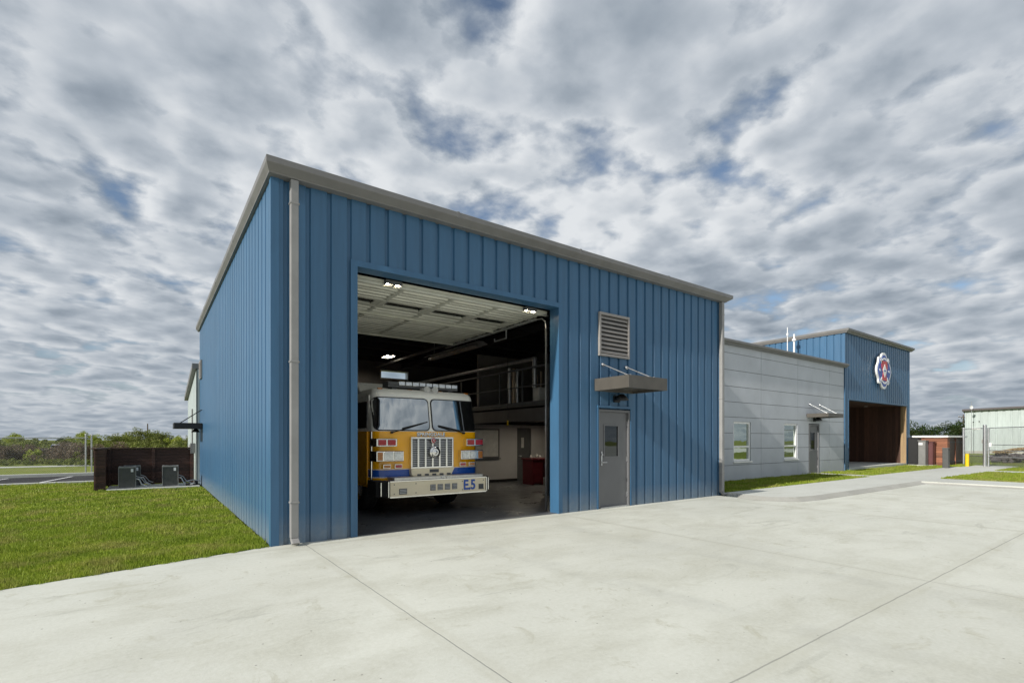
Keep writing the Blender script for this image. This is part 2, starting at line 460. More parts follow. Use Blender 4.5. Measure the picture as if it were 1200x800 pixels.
M['leaf_olive'] = bladesmat('leaf_olive', (.09,.125,.02), (.17,.205,.04), (.26,.28,.07), (.2,.19,.08))
M['leaf_bright'] = bladesmat('leaf_yellow_green', (.17,.23,.02), (.30,.37,.04), (.42,.45,.07), (.3,.28,.08))
M['leaf_dark'] = bladesmat('leaf_dark', (.018,.038,.010), (.032,.062,.014), (.055,.09,.02), (.06,.06,.02))
M['brush_brown'] = bladesmat('brush_brown', (.10,.08,.05), (.16,.125,.085), (.22,.18,.13), (.19,.12,.09))

# ------------------------------------------------------------------ setting
H = 5.265          # eave
AL, AD = 11.28, 12.6
g = MB(); g.add([(-900,-300,-.05),(900,-300,-.05),(900,1500,-.05),(-900,1500,-.05)], [(0,1,2,3)])
g.build('ground', M['ground'], kind='structure')
# apron slab
mb = MB()
mb.prism([(-30,-7.7),(-2.63,-.66),(-.05,-.0),(0,.04),(AL+.02,.04),(AL+.02,-.4),(10.98,-.75),(10.93,-1.2),(11.15,-1.65),(11.6,-1.98),(12.4,-2.1),(20.2,-2.16),(20.2,-60),(-60,-60),(-60,-15.4)], -.2, 0)
mb.build('concrete_apron', M['concrete'], kind='structure')
# raised sidewalk: kerb ring + top
inner = [(AL+.03,-.3),(11.4,-.42),(11.28,-.8),(11.24,-1.15),(11.4,-1.5),(11.75,-1.75),(12.45,-1.86),(20.5,-1.92)]
outer = [(AL+.02,-.40),(10.98,-.75),(10.93,-1.2),(11.15,-1.65),(11.6,-1.98),(12.4,-2.1),(20.2,-2.16)]
kb = MB()
o2 = [(AL+.02,-.40),(10.99,-.74),(10.94,-1.18),(11.02,-1.42),(11.16,-1.64),(11.6,-1.97),(12.4,-2.09),(20.2,-2.15)]
i2 = inner
kb.add([(x,y,0.001) for x,y in o2]+[(x,y,.08) for x,y in i2], [(i,i+1,8+i+1,8+i) for i in range(7)])
kb.add([(20.2,-2.15,.001),(20.5,-1.92,.08),(20.36,-60,.08),(20.2,-60,.001)], [(0,1,2,3)])
kb.build('kerb', M['kerb'], kind='structure')
sw = MB()
sw.prism(inner+[(20.5,-2.0),(20.36,-2.0),(20.36,-60),(22.4,-60),(22.4,-2.0),(36.6,-2.0),(36.6,-.2),(33.2,.1),(22.2,.1),(22.2,2.05),(21.35,2.05),(21.35,-.12),(AL+.03,-.12)], -.1, .08)
sw.box(29.1, 30.6, -7, -2.0, -.1, .081)
sw.build('sidewalk', M['walk'], kind='structure')
# lawn strips (raised) beside the walk
pl2 = MB(); pl2.box(20.25,90,-90,-9.05,-.2,-.002); pl2.build('unseen_parking_lot', M['walk'], kind='structure')  # unseen paving, added out of view so the wing windows reflect grey ground
ls = MB()
strips = [(AL+.02,21.35,-.12,2.1),(22.2,33.2,.1,2.05),(22.4,29.1,-9,-2.0),(30.6,37.5,-7,-2.0),(33.2,60,-.2,30),(36.6,60,-20,-.2)]
for a,b,c,d in strips: ls.box(a+.003,b-.003,c+.003,d-.003,-.1,.06)
ls.build('lawn_strip', M['soil'], kind='structure')
# lawn left: soil sheet
lw = MB(); lw.prism([(-40,-10.3),(-2.63,-.66),(-.05,0),(-.02,AD),(-.02,15.4),(-40,15.4)], -.1, -.012)
lw.build('lawn', M['soil'], kind='structure')
# back parking strip and its kerbs
pk = MB(); pk.box(-40, 3, 15.75, 20.0, -.1, 0); pk.build('parking_strip', M['asphalt'], kind='structure')
kk = MB(); kk.box(-40, 3, 15.45, 15.75, -.1, .05); kk.box(-40, 3, 20.0, 20.35, -.1, .12); kk.build('parking_kerb', M['walk'], kind='structure')
pl = MB()
for i in range(14):
    x = 1-i*1.9
    pl.add([(x,15.9,.004),(x+.1,15.9,.004),(x+.75,19.7,.004),(x+.65,19.7,.004)], [(0,1,2,3)])
pl.build('parking_line', M['label'], kind='structure')
# far gravel road
fr = MB(); fr.box(-60, 10, 31.0, 32.4, -.1, -.02); fr.build('gravel_road', M['walk'], kind='structure')

# grass blades (uncountable): one mesh per region
def blades(name, polys, n, z, hlo, hhi, mat, label, near=None, seed=1, lean=.5):
    rng = np.random.default_rng(seed)
    P = []
    tot = sum(w for _, w in polys)
    for (a,b,c,d), w in polys:
        k = int(n*w/tot)
        x = rng.uniform(a,b,k); y = rng.uniform(c,d,k)
        P.append(np.stack([x,y],1))
    P = np.concatenate(P)
    if near is not None: P = P[near(P[:,0],P[:,1])]
    k = len(P); dist = np.hypot(P[:,0]+1.4, P[:,1]+7.8)
    cl = np.sin(P[:,0]*3.1+np.sin(P[:,1]*2.3)*2)*np.sin(P[:,1]*3.7+np.sin(P[:,0]*1.9)*2)
    h = rng.uniform(hlo,hhi,k)*(1+.45*cl)*np.where(rng.random(k)<.04,1.6,1); a = rng.uniform(0,2*np.pi,k); w = rng.uniform(.003,.006,k)*np.clip(dist/6,1,4)
    l = rng.uniform(0,lean,k)*h; la = rng.uniform(0,2*np.pi,k)
    V = np.zeros((k,3,3))
    V[:,0,0]=P[:,0]-np.cos(a)*w; V[:,0,1]=P[:,1]-np.sin(a)*w; V[:,0,2]=z
    V[:,1,0]=P[:,0]+np.cos(a)*w; V[:,1,1]=P[:,1]+np.sin(a)*w; V[:,1,2]=z
    V[:,2,0]=P[:,0]+np.cos(la)*l; V[:,2,1]=P[:,1]+np.sin(la)*l; V[:,2,2]=z+h
    return mesh_tris(name, V.reshape(-1,3), k, mat)
def mesh_tris(name, V, k, mat, parent=None, nv=3):
    me = bpy.data.meshes.new(name)
    me.vertices.add(nv*k); me.vertices.foreach_set('co', V.astype(np.float32).ravel())
    me.loops.add(nv*k); me.loops.foreach_set('vertex_index', np.arange(nv*k, dtype=np.int32))
    me.polygons.add(k); me.polygons.foreach_set('loop_start', np.arange(0,nv*k,nv,dtype=np.int32))
    try: me.polygons.foreach_set('loop_total', np.full(k,nv,dtype=np.int32))
    except Exception: pass
    me.materials.append(mat); me.update(calc_edges=True); me.validate()
    o = bpy.data.objects.new(name, me); col.objects.link(o)
    if parent is not None: o.parent = parent
    return o
edge = lambda x, y: (y > np.where(x > -2.63, -.64+(x+2.63)*.25, -.66+(x+2.63)*.257)-.02+.03*np.sin(x*17)+.02*np.sin(x*41))
o = blades('grass', [((-6,-.03,-1.6,2),150), ((-7,-.03,2,5),90), ((-9,-.03,5,11.2),70), ((-10,-2.7,11.2,15.4),25), ((-2.7,-.03,13.1,15.4),4)], 330000, -.012, .022, .060, M['grass'], '', edge, 3)
tag(o, 'mown green lawn grass left of the blue metal garage', 'grass', kind='stuff')
o = blades('grass', [((a,b,c,d), max(1,(b-a)*(d-c))) for a,b,c,d in [(AL+.05,21.33,-.12,2.0),(22.25,33.2,.1,2.03),(22.4,29.1,-7,-2.0),(30.6,37.5,-6,-2.0),(33.3,40,-.2,2.6)]], 120000, .06, .025, .07, M['grass'], '', None, 5)
tag(o, 'short lawn grass strips along the raised sidewalk by the grey wing', 'grass', kind='stuff')

# ------------------------------------------------------------------ FIRE STATION (one building)
st = empty('fire_station', (0,0,0), 'blue metal fire station with open garage bay, grey panelled wing and blue entrance tower', 'building')
OX0, OX1, OZ = 1.20, 5.44, 4.27
LV = (6.55,7.53,3.36,4.32)
front = lambda s,o,z: (s, -o, z)
side = lambda s,o,z: (-o, s, z)
w = MB()
ribwall(w, AL, 0, H, front, [(OX0,OX1,-1,OZ),(6.56,7.60,-1,2.22)], start=.16)
w.m = 0
for a,b,c,d in split((0.06,AL-.045,0,H), [(OX0,OX1,-1,OZ),(6.56,7.60,-1,2.22)]): w.box(a,b,.04,.20,c,d)
garage_wall = w.build('wall', M['blue'], st, label='ribbed blue front wall around the garage door')
w = MB(); ribwall(w, AD, 0, H, side, start=.1); w.box(.04,.2,.205,AD,0,H)
w.build('wall', M['blue'], st, label='ribbed blue side wall facing the lawn')
w = MB(); ribwall(w, AD, 0, H, lambda s,o,z:(AL+o,s,z), start=.1); w.box(AL-.2,AL-.04,.21,AD,0,H)
for a,b,c,d in split((.21,AL-.21,0,H), [(6.4,7.62,4.08,4.42)]): w.box(a,b,AD-.16,AD,c,d)
w.build('wall', M['blue'], st, label='blue rear and right walls of the garage')
# corner trims
t = MB(); t.box(-.012,.10,-.012,-.002,0,H); t.box(-.012,-.002,-.002,.10,0,H); t.box(AL-.10,AL+.012,-.012,-.002,0,H); t.box(AL+.002,AL+.012,-.002,.1,0,H)
build_sep(t, 'corner_trim', M['bluetrim'], st)
# opening liner + drip trim
t = MB()
t.box(OX0-.0,OX0+.035,-.016,.262,0,OZ); t.box(OX1-.035,OX1,-.016,.262,0,OZ); t.box(OX0+.035,OX1-.035,-.016,.262,OZ-.035,OZ)
t.box(OX0-.07,OX0,-.014,-.002,0,OZ+.06); t.box(OX1,OX1+.07,-.014,-.002,0,OZ+.06); t.box(OX0,OX1,-.014,-.002,OZ,OZ+.06)
t.build('door_jamb', M['bluetrim'], st)
# inner liner and ceiling, floor
t = MB()
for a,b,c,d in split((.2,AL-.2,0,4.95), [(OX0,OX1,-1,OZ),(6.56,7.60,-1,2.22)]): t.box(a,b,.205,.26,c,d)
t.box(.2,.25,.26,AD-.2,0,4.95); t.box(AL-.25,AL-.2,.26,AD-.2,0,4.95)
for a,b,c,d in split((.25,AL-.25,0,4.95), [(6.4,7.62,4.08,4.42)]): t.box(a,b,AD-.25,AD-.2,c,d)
t.build('inner_wall', M['inner'], st)
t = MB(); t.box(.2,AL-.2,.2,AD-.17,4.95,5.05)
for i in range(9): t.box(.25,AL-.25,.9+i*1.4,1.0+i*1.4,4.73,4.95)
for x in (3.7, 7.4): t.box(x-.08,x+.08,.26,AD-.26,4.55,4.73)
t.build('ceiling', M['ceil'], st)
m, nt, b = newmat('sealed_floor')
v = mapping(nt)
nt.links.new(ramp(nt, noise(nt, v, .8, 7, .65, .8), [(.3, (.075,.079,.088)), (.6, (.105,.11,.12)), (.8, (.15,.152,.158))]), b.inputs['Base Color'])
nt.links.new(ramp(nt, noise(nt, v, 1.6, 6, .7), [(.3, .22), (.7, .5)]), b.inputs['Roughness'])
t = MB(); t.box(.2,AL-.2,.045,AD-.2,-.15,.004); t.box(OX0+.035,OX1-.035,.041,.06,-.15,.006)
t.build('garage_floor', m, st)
# roof slab, fascia / gutter
t = MB(); t.box(.01,AL-.01,.01,AD+.1,5.27,5.42); t.build('roof', M['trim'], st)
FX0, FX1 = -.16, AL+.46
def mitre(prof, x0, y0, x1, y1, right=False, sk=.45):
    """profile (out,z) swept along the front eave and back along the side rake(s) with mitred corner"""
    t = MB(); n = len(prof); rows = []
    rows.append([(x0-o*sk, y1, z) for o, z in prof]); rows.append([(x0-o*sk, y0-o, z) for o, z in prof])
    if right: rows.append([(x1+o, y0-o, z) for o, z in prof]); rows.append([(x1+o, y1, z) for o, z in prof])
    else: rows.append([(x1, y0-o, z) for o, z in prof])
    for A, B in zip(rows, rows[1:]): t.add(A+B, [(i,(i+1)%n,n+(i+1)%n,n+i) for i in range(n)])
    t.add(rows[0], [tuple(range(n))]); t.add(rows[-1], [tuple(range(n-1,-1,-1))])
    return t
t = mitre([(.002,5.265),(.115,5.27),(.12,5.285),(.225,5.355),(.235,5.365),(.235,5.445),(.22,5.455),(.19,5.445),(.002,5.43)], 0, 0, AL, AD+.15, True)
for k in range(1,4): t.box(k*2.9,k*2.9+.05,-.2375,-.19,5.352,5.457)
for k in range(1,4): t.box(-.108,-.09,k*3.2,k*3.2+.05,5.352,5.457)
t.build('roof_trim', M['trim'], st)
def downspout(x0, x1, zt, y=-.0, split_z=None, z0=.1):
    t = MB(); t.box(x0,x1,y-.115,y-.018,z0,zt)
    for z in (zt-.35, zt*.5, .6): t.box(x0-.012,x1+.012,y-.12,y-.016,z,z+.03)
    # elbow at the foot
    t.extr([(y-.115,z0),(y-.018,z0),(y-.14,z0-.09),(y-.22,z0-.05)], x0, x1, 'x')
    return t
downspout(.235,.345,5.262).build('downspout', M['spout'], st, bevel=.01)
t = downspout(AL-.10,AL+.01,5.262); t.build('downspout', M['spout'], st, bevel=.01, label='downspout with brown lower guard at the right corner of the garage')
# louver
t = MB()
x0,x1,z0,z1 = LV
for r in ((x0,x1,z0,z0+.055),(x0,x1,z1-.055,z1),(x0,x0+.055,z0+.055,z1-.055),(x1-.055,x1,z0+.055,z1-.055)): t.box(r[0],r[1],-.055,-.004,r[2],r[3])
lo = t.build('louver', M['louver'], st, bevel=.004)
t = MB()
n = 9
for i in range(n):
    z = z0+.06+(z1-z0-.12)*(i+.5)/n
    t.extr([(-.05,z-.03),(-.044,z-.034),(-.008,z+.026),(-.012,z+.032)], x0+.056, x1-.056, 'x')
t.build('slats', M['louver'], lo)
t = MB(); t.box(x0+.055,x1-.055,-.006,-.003,z0+.055,z1-.055); t.build('backing', M['black'], lo)
# personnel door
def mandoor(x0, x1, z0, z1, y, mat, glass, win, hand='left', frame=M['doorgrey'], nm=''):
    f = MB()
    for r in ((x0-.05,x0,z0,z1+.05),(x1,x1+.05,z0,z1+.05),(x0,x1,z1,z1+.05)): f.box(r[0],r[1],y-.006,y+.14,r[2],r[3])
    fo = f.build('door_frame', frame, st, bevel=.003)
    d = MB()
    for a,b,c,e in split((x0+.004,x1-.004,z0+.012,z1-.004), [win]): d.box(a,b,y+.045,y+.09,c,e)
    do = d.build('door', mat, fo)
    gl = MB(); gl.box(win[0],win[1],y+.06,y+.07,win[2],win[3]); gl.m = 1
    a,b,c,e = win
    for r in ((a-.03,b+.03,c-.03,c),(a-.03,b+.03,e,e+.03),(a-.03,a,c,e),(b,b+.03,c,e)): gl.box(r[0],r[1],y+.032,y+.045,r[2],r[3])
    gl.build('door_glass', [glass, mat], fo)
    hx = x0+.075 if hand == 'left' else x1-.075
    s_ = 1 if hand == 'left' else -1
    h = MB(); h.box(hx-.02,hx+.02,y+.022,y+.045,z0+.93,z0+1.24); h.tube((hx,y+.03,z0+1.0),(hx,y-.02,z0+1.0),.011)
    h.tube((hx,y-.02,z0+1.0),(hx+.12*s_,y-.02,z0+1.0),.011); h.tube((hx,y+.03,z0+1.17),(hx,y+.0,z0+1.17),.022)
    h.build('door_handle', M['steel'], fo)
    hg = MB(); xx = x1 if hand == 'left' else x0
    for z in (z0+.25,(z0+z1)/2,z1-.25): hg.box(xx-.012,xx+.012,y+.02,y+.046,z-.055,z+.055)
    build_sep(hg, 'hinge', M['steel'], fo)
    th = MB(); th.box(x0,x1,y-.03,y+.1,z0-.02,z0+.01); th.build('threshold', M['steel'], fo)
    return fo
mandoor(6.62,7.54,.02,2.14,.0,M['doorgrey'],M['doorglass'],(6.80,7.24,1.15,1.83))
t = MB(); t.box(6.52,7.62,-.03,-.004,2.225,2.275); t.box(6.52,6.565,-.018,-.004,0,2.225); t.box(7.595,7.64,-.018,-.004,0,2.225)
t.build('door_head_trim', M['bluetrim'], st)
t = MB(); t.box(6.56,7.60,.12,.20,2.16,2.22); t.build('door_head', M['bluetrim'], st)
def canopy(x0, x1, zb, zt, y, dep, rods, nm, rise=.55):
    c = MB()
    for r in ((x0,x1,y-dep,y-dep+.05),(x0,x0+.05,y-dep+.05,y-.01),(x1-.05,x1,y-dep+.05,y-.01),(x0+.05,x1-.05,y-.06,y-.01)): c.box(r[0],r[1],r[2],r[3],zb,zt)
    c.box(x0+.05,x1-.05,y-dep+.05,y-.06,zt-.09,zt-.05)
    for i in range(1,5): c.box(x0+.05,x1-.05,y-dep*i/5-.02,y-dep*i/5+.02,zb+.05,zt-.09)
    co = c.build('canopy', M['trimdark'], st, bevel=.004)
    for xr in rods:
        r = MB(); r.tube((xr,y-.02,zt+rise),(xr,y-dep+.12,zt-.02),.014); r.tube((xr,y-.015,zt+rise),(xr,y-.06,zt+rise-.03),.035)
        r.tube((xr,y-dep+.18,zt+.02),(xr,y-dep+.12,zt-.02),.03)
        r.build('rod', M['steel'], co)
    return co
canopy(6.44,7.68,2.58,2.84,0,.97,(6.68,7.44),'',.34)
# light under canopy
def wall_light(x, y, z, label):
    e = empty('wall_light', (x,y,z), label, 'light')
    a = MB(); a.box(-.09,.09,-.05,-.004,-.06,.08); a.build('back_plate', M['black'], e)
    a = MB(); a.lathe([(0,.12),(.05,.11),(.10,.07),(.16,-.02),(.15,-.025),(0,-.02)], (0,-.17,0), 'z', 20); a.build('lamp_shade', M['black'], e)
wall_light(7.12, 0, 2.42, 'small black shaded light under the canopy of the blue garage wall')

# overhead door (raised, lying under the ceiling)
oh = MB(); secs = 8; y0 = .42; ly = 4.15/secs; zb = 4.20
xs0, xs1 = OX0-.02, OX1+.02
for i in range(secs):
    ya, yb = y0+i*ly+.006, y0+(i+1)*ly-.006
    if i == 2:
        hol = [(xs0+.14+k*1.04, xs0+.14+k*1.04+.80, ya+.10, yb-.10) for k in range(4)]
        for a,b,c,d in split((xs0,xs1,ya,yb), hol): oh.box(a,b,c,d,zb,zb+.045)
        continue
    prof = [(ya,zb),(ya+.06,zb),(ya+.075,zb+.034),(ya+.15,zb+.034),(ya+.17,zb),(ya+.24,zb),(ya+.255,zb+.034),(ya+.33,zb+.034),(ya+.35,zb),(ya+.44,zb),(ya+.455,zb+.034),(yb-.03,zb+.034),(yb-.015,zb),(yb,zb),(yb,zb+.05),(ya,zb+.05)]
    oh.extr(prof, xs0, xs1, 'x')
oho = oh.build('overhead_door', M['panel'], st)
ss = MB()
for k in range(5):
    x = xs0+.07+k*1.03
    for i in range(secs): ss.box(x-.04,x+.04,y0+i*ly+.02,y0+(i+1)*ly-.02,zb-.006,zb-.001)
for yy in (y0+.03, y0+ly*4, y0+ly*secs-.05): ss.box(xs0,xs1,yy-.02,yy+.02,zb-.05,zb-.007)
ss.build('stiles', M['panel'], oho)
for k in range(4):
    gl = MB(); gx = xs0+.14+k*1.04; gl.box(gx,gx+.80,y0+2*ly+.106,y0+3*ly-.106,zb+.025,zb+.032); gl.build('door_window', M['doorglass'], oho)
tr = MB()
for x, s_ in ((OX0-.03,-1),(OX1+.03,1)):
    tr.box(x-.012,x+.012,.45,.49,0.02,3.9); tr.path([(x,.47,3.9),(x,.50,4.05),(x,.60,4.13),(x,.8,4.15)], .016, 6)
    tr.box(x-.02,x+.02,.8,4.95,4.13,4.18)
    for i in range(9): tr.tube((x-.10*s_,y0+.02+i*ly,4.165),(x+.04*s_,y0+.02+i*ly,4.165),.014)
    for yy in (2.0, 4.85):
        tr.box(x-.02,x+.02,yy-.02,yy+.02,4.13,4.73)
tr.path([(OX1+.03,1.95,4.13),(OX1+.03,1.95,3.93),(OX1+.03,2.45,3.93),(OX1+.03,2.45,4.0)], .016, 6)
build_sep(tr, 'door_track', M['steel'], oho)
sh = MB(); sh.tube((OX0-.1,.42,4.62),(OX1+.1,.42,4.62),.03); sh.tube((2.6,.42,4.62),(3.4,.42,4.62),.075); sh.build('torsion_spring', M['steel'], oho)

# interior: mezzanine, utility wall
t = MB(); MX = 7.42
t.box(MX,AL-.26,2.75,AD-.26,2.42,2.50)
t.box(MX,MX+.06,2.7,AD-.26,2.06,2.50); t.box(MX-.05,MX+.11,2.7,AD-.26,2.06,2.09); t.box(MX-.05,MX+.11,2.7,AD-.26,2.47,2.505)
t.box(MX+.06,AL-.26,2.7,2.76,2.06,2.42)
for i in range(7): t.box(MX+.07,AL-.27,3.6+i*1.35,3.68+i*1.35,2.15,2.42)
mz = t.build('mezzanine', M['inner'], st)
t = MB()
y = 2.75
while y < AD-.4: t.box(MX+.01,MX+.05,y-.02,y+.02,2.505,3.58); y += 1.18
t.box(MX+.005,MX+.055,2.73,AD-.3,3.56,3.61); t.box(MX+.015,MX+.045,2.73,AD-.3,3.05,3.08); t.box(MX+.015,MX+.045,2.73,AD-.3,2.52,2.62)
t.box(MX+.05,AL-.3,2.735,2.775,3.56,3.61); t.box(MX+.05,AL-.3,2.74,2.77,3.05,3.08)
for x in (8.6,9.8,11.0): t.box(x-.02,x+.02,2.735,2.775,2.505,3.56)
t.build('railing', M['gap'], mz)
for y in (2.78, 6.9):
    t = MB(); t.box(MX-.02,MX+.10,y-.06,y+.06,.004,2.06); t.box(MX-.07,MX+.15,y-.11,y+.11,.004,.02); t.build('column', M['gap'], mz)
t = MB()
for a,b,c,d in split((6.3,AL-.26,.004,2.06), [(9.61,10.27,-1,1.96)]): t.box(a,b,7.12,7.25,c,d)
iw = t.build('inner_wall', M['drywall'], st, label='pale grey partition under the mezzanine')
t = MB(); t.box(6.3,9.6,7.105,7.118,.005,.10); t.build('skirting', M['black'], iw)
t = MB(); t.box(MX+.5,AL-.27,7.12,7.2,2.51,4.5); t.build('upper_wall', M['louver'], st)
t = MB(); 
t.box(9.62,10.26,7.14,7.18,.01,1.95); dr = t.build('inner_door', M['gap'], st)
t = MB(); t.box(9.81,9.93,7.13,7.139,1.22,1.60); t.build('door_glass', M['tank'], dr)
t = MB(); t.box(9.68,9.74,7.09,7.139,.9,.94); t.tube((9.71,7.12,.92),(9.80,7.1,.92),.012); t.build('door_handle', M['steel'], dr)
t = MB(); 
for r in ((6.38,7.64,4.06,4.10),(6.38,7.64,4.40,4.44),(6.38,6.42,4.10,4.40),(7.60,7.64,4.10,4.40)): t.box(r[0],r[1],AD-.27,AD-.02,r[2],r[3])
wf = t.build('window_frame', M['white'], st)
m_, nt_, b_ = newmat('clear_pane'); b_.inputs['Base Color'].default_value = (.85,.93,.95,1); b_.inputs['Transmission Weight'].default_value = 1; b_.inputs['Roughness'].default_value = .0; b_.inputs['IOR'].default_value = 1.02
t = MB(); t.box(6.42,7.60,AD-.1,AD-.094,4.10,4.40); t.build('pane', m_, wf)

# grey wing
GY = 2.1; GX1 = 24.85; GZ = 4.93
wins = [(15.53,16.68,.74,2.17),(19.2,20.32,.74,2.17)]
gd = (21.36,22.28,-1,2.16)
t = MB()
for a,b,c,d in split((AL+.02,GX1,0,GZ), wins+[gd]): t.box(a,b,GY+.02,GY+.16,c,d)
t.m = 1
zs = [.05,.61,1.2,1.76,2.33,2.87,3.42,4.0,4.6,4.93]; G_ = .008
for r in range(len(zs)-1):
    vx = [AL+.02,14.5,17.42,20.35,23.3,GX1]
    if r % 1 == 0:
        for a,b in zip(vx, vx[1:]):
            for q in split((a+G_,b-G_,zs[r]+G_,zs[r+1]-G_), wins+[(21.31,22.33,-1,2.21)]): t.box(q[0],q[1],GY,GY+.019,q[2],q[3])
t.box(AL+.03,GX1,GY+.17,10.5,0,GZ)
t.build('wall', [M['gap'], M['greywall']], st, label='grey panelled wall of the low wing')
t = MB()
t.extr([(GY-.002,4.87),(GY-.10,4.87),(GY-.10,4.90),(GY-.19,4.96),(GY-.19,5.03),(GY-.17,5.04),(GY-.002,5.04)], AL+.1, GX1+.12, 'x')
t.build('gutter', M['trim'], st, bevel=.004)
t = MB(); t.box(AL+.1,GX1,GY-.001,10.6,4.955,5.02); t.build('roof', M['trim'], st)
for (x0,x1,z0,z1) in wins:
    f = MB()
    for r in ((x0,x1,z0,z0+.07),(x0,x1,z1-.07,z1),(x0,x0+.07,z0+.07,z1-.07),(x1-.07,x1,z0+.07,z1-.07),(x0+.07,x1-.07,z0+.50,z0+.56)): f.box(r[0],r[1],GY+.03,GY+.12,r[2],r[3])
    f.box(x0-.04,x1+.04,GY-.05,GY+.03,z0-.05,z0)
    fo = f.build('window', M['emwhite'], st, bevel=.003)
    p = MB(); p.box(x0+.07,x1-.07,GY+.08,GY+.09,z0+.56,z1-.07); p.box(x0+.07,x1-.07,GY+.08,GY+.09,z0+.07,z0+.50); p.build('pane', M['glass'], fo)
mandoor(21.40,22.24,.09,2.12,GY,M['doorgrey'],M['doorglass'],(21.60,21.98,1.1,1.82))
canopy(21.1,22.55,2.46,2.62,GY,.85,(21.35,22.3),'',.42)
wall_light(21.8, GY, 2.36, 'black shaded light over the grey door of the panelled wing')
# tower
TX0, TX1, TY, TD, TZ = 24.87, 33.55, GY-.03, 8.0, 6.52
PX0, PX1, PZ = 25.3, 33.1, 3.4
t = MB()
ribwall(t, TX1-TX0, .05, TZ, lambda s,o,z:(TX0+s,TY-o,z), [(PX0-TX0,PX1-TX0,-1,PZ)], start=.1)
ribwall(t, TD, .05, TZ, lambda s,o,z:(TX0-o,TY+s,z), start=.1)
ribwall(t, TD, .05, TZ, lambda s,o,z:(TX1+o,TY+s,z), start=.1)
for a,b,c,d in split((TX0+.06,TX1-.06,.05,TZ), [(PX0,PX1,-1,PZ)]): t.box(a,b,TY+.04,TY+.2,c,d)
t.box(TX0+.04,TX0+.2,TY+.21,TY+TD,.05,TZ); t.box(TX1-.2,TX1-.04,TY+.21,TY+TD,.05,TZ); t.box(TX0+.2,TX1-.2,TY+TD-.2,TY+TD,.05,TZ)
t.build('wall', M['blue'], st, label='ribbed blue walls of the entrance tower')
t = MB()
t.box(TX0-.012,TX0+.1,TY-.012,TY-.002,.05,TZ); t.box(TX1-.1,TX1+.012,TY-.012,TY-.002,.05,TZ); t.box(PX0-.06,PX1+.06,TY-.014,TY-.002,PZ,PZ+.07)
t.box(PX0-.06,PX0,TY-.014,TY-.002,.05,PZ); t.box(PX1,PX1+.06,TY-.014,TY-.002,.05,PZ)
build_sep(t, 'corner_trim', M['bluetrim'], st)
t = mitre([(.002,6.50),(.09,6.50),(.10,6.53),(.18,6.60),(.19,6.69),(.17,6.70),(.002,6.69)], TX0, TY, TX1+.06, TY+TD, True)
t.box(TX0,TX1+.1,TY+.001,TY+TD,6.56,6.68)
t.build('roof_trim', M['trim'], st, bevel=.004)
t = MB(); BY = TY+3.6
t.box(PX0-.05,PX0+.0,TY+.21,BY,.08,PZ); t.box(PX1,PX1+.05,TY+.21,BY,.08,PZ); t.box(PX0-.05,PX1+.05,BY,BY+.06,.08,PZ+.03)
pc = t.build('porch_lining', M['porchwood'], st)
t = MB(); t.box(PX1-.07,PX1-.002,TY+.0,TY+.26,.205,PZ-.002); t.box(PX1-.10,PX1-.071,TY+.10,TY+.18,.205,PZ-.002); t.build('sunlit_jamb_strip', M['tan'], st)  # pale strip painted as the sunlit front edge of the porch wall
t = MB(); t.box(PX0,PX1,TY+.21,BY,PZ,PZ+.04); t.build('porch_ceiling', M['porchwood'], st)
t = MB(); t.box(PX0+.01,PX1-.01,TY-.02,BY-.01,-.05,.20); t.build('porch_floor', M['walk'], st)
t = MB()
for x in (26.9,28.8,31.4): t.lathe([(0,0),(.09,0),(.10,-.01),(.06,-.015)], (x,TY+1.4,PZ-.001), 'z', 14)
build_sep(t, 'recessed_light', M['label'], st)
# rear wing behind garage
t = MB(); RZ = lambda s: 3.95-.17*s
ribwall(t, 4.6, 0, 3.95, lambda s,o,z:(-.10-o,AD+.02+s,z), start=.1, ztop=RZ)
t.add([(-.06,AD+.02,0),(-.06,AD+4.62,0),(-.06,AD+4.62,RZ(4.6)),(-.06,AD+.02,RZ(0)),(AL,AD+.02,0),(AL,AD+4.62,0),(AL,AD+4.62,RZ(4.6)),(AL,AD+.02,RZ(0))],[(0,1,2,3),(7,6,5,4),(1,5,6,2),(3,2,6,7),(0,3,7,4)])
t.build('wall', M['metalside'], st, label='pale siding of the low rear addition')
t = MB(); t.add([(x,AD+.02+s,RZ(s)+dz) for s in (0,4.75) for x in (-.22,AL) for dz in (.02,.20)], [(0,1,3,2),(4,6,7,5),(0,4,5,1),(2,3,7,6),(1,5,7,3),(0,2,6,4)])
t.build('rake_trim', M['trim'], st)
# side canopy near the rear corner (projects over the lawn side)
t = MB(); t.box(-.78,-.02,11.3,12.35,1.88,2.06)
sc = t.build('canopy', M['black'], st, label='small black canopy on the lawn side wall', bevel=.004)
for yy in (11.4, 12.2):
    t = MB(); t.tube((-.02,yy,2.50),(-.62,yy,2.05),.014); t.build('rod', M['black'], sc)
t = MB(); t.lathe([(0,.07),(.06,.05),(.13,-.05),(.12,-.05),(0,-.03)], (-.16,11.9,1.82), 'z', 16); t.build('canopy_lamp', M['black'], sc)
t = MB(); t.box(-.05,-.004,11.55,12.15,3.55,4.15)
for i in range(8): t.box(-.062,-.05,11.58,12.12,3.60+i*.067,3.635+i*.067)
t.build('louver', M['louver'], st)
t = MB(); t.box(-.25,-.12,12.9,13.2,1.05,1.40); t.tube((-.19,13.05,1.40),(-.19,13.05,2.6),.025); t.tube((-.19,13.05,0),(-.19,13.05,1.05),.025); t.lathe([(0,-.05),(.09,-.05),(.09,.0)],(-.25,13.05,1.25),'x',16)
t.build('electric_meter', M['aclight'], st)

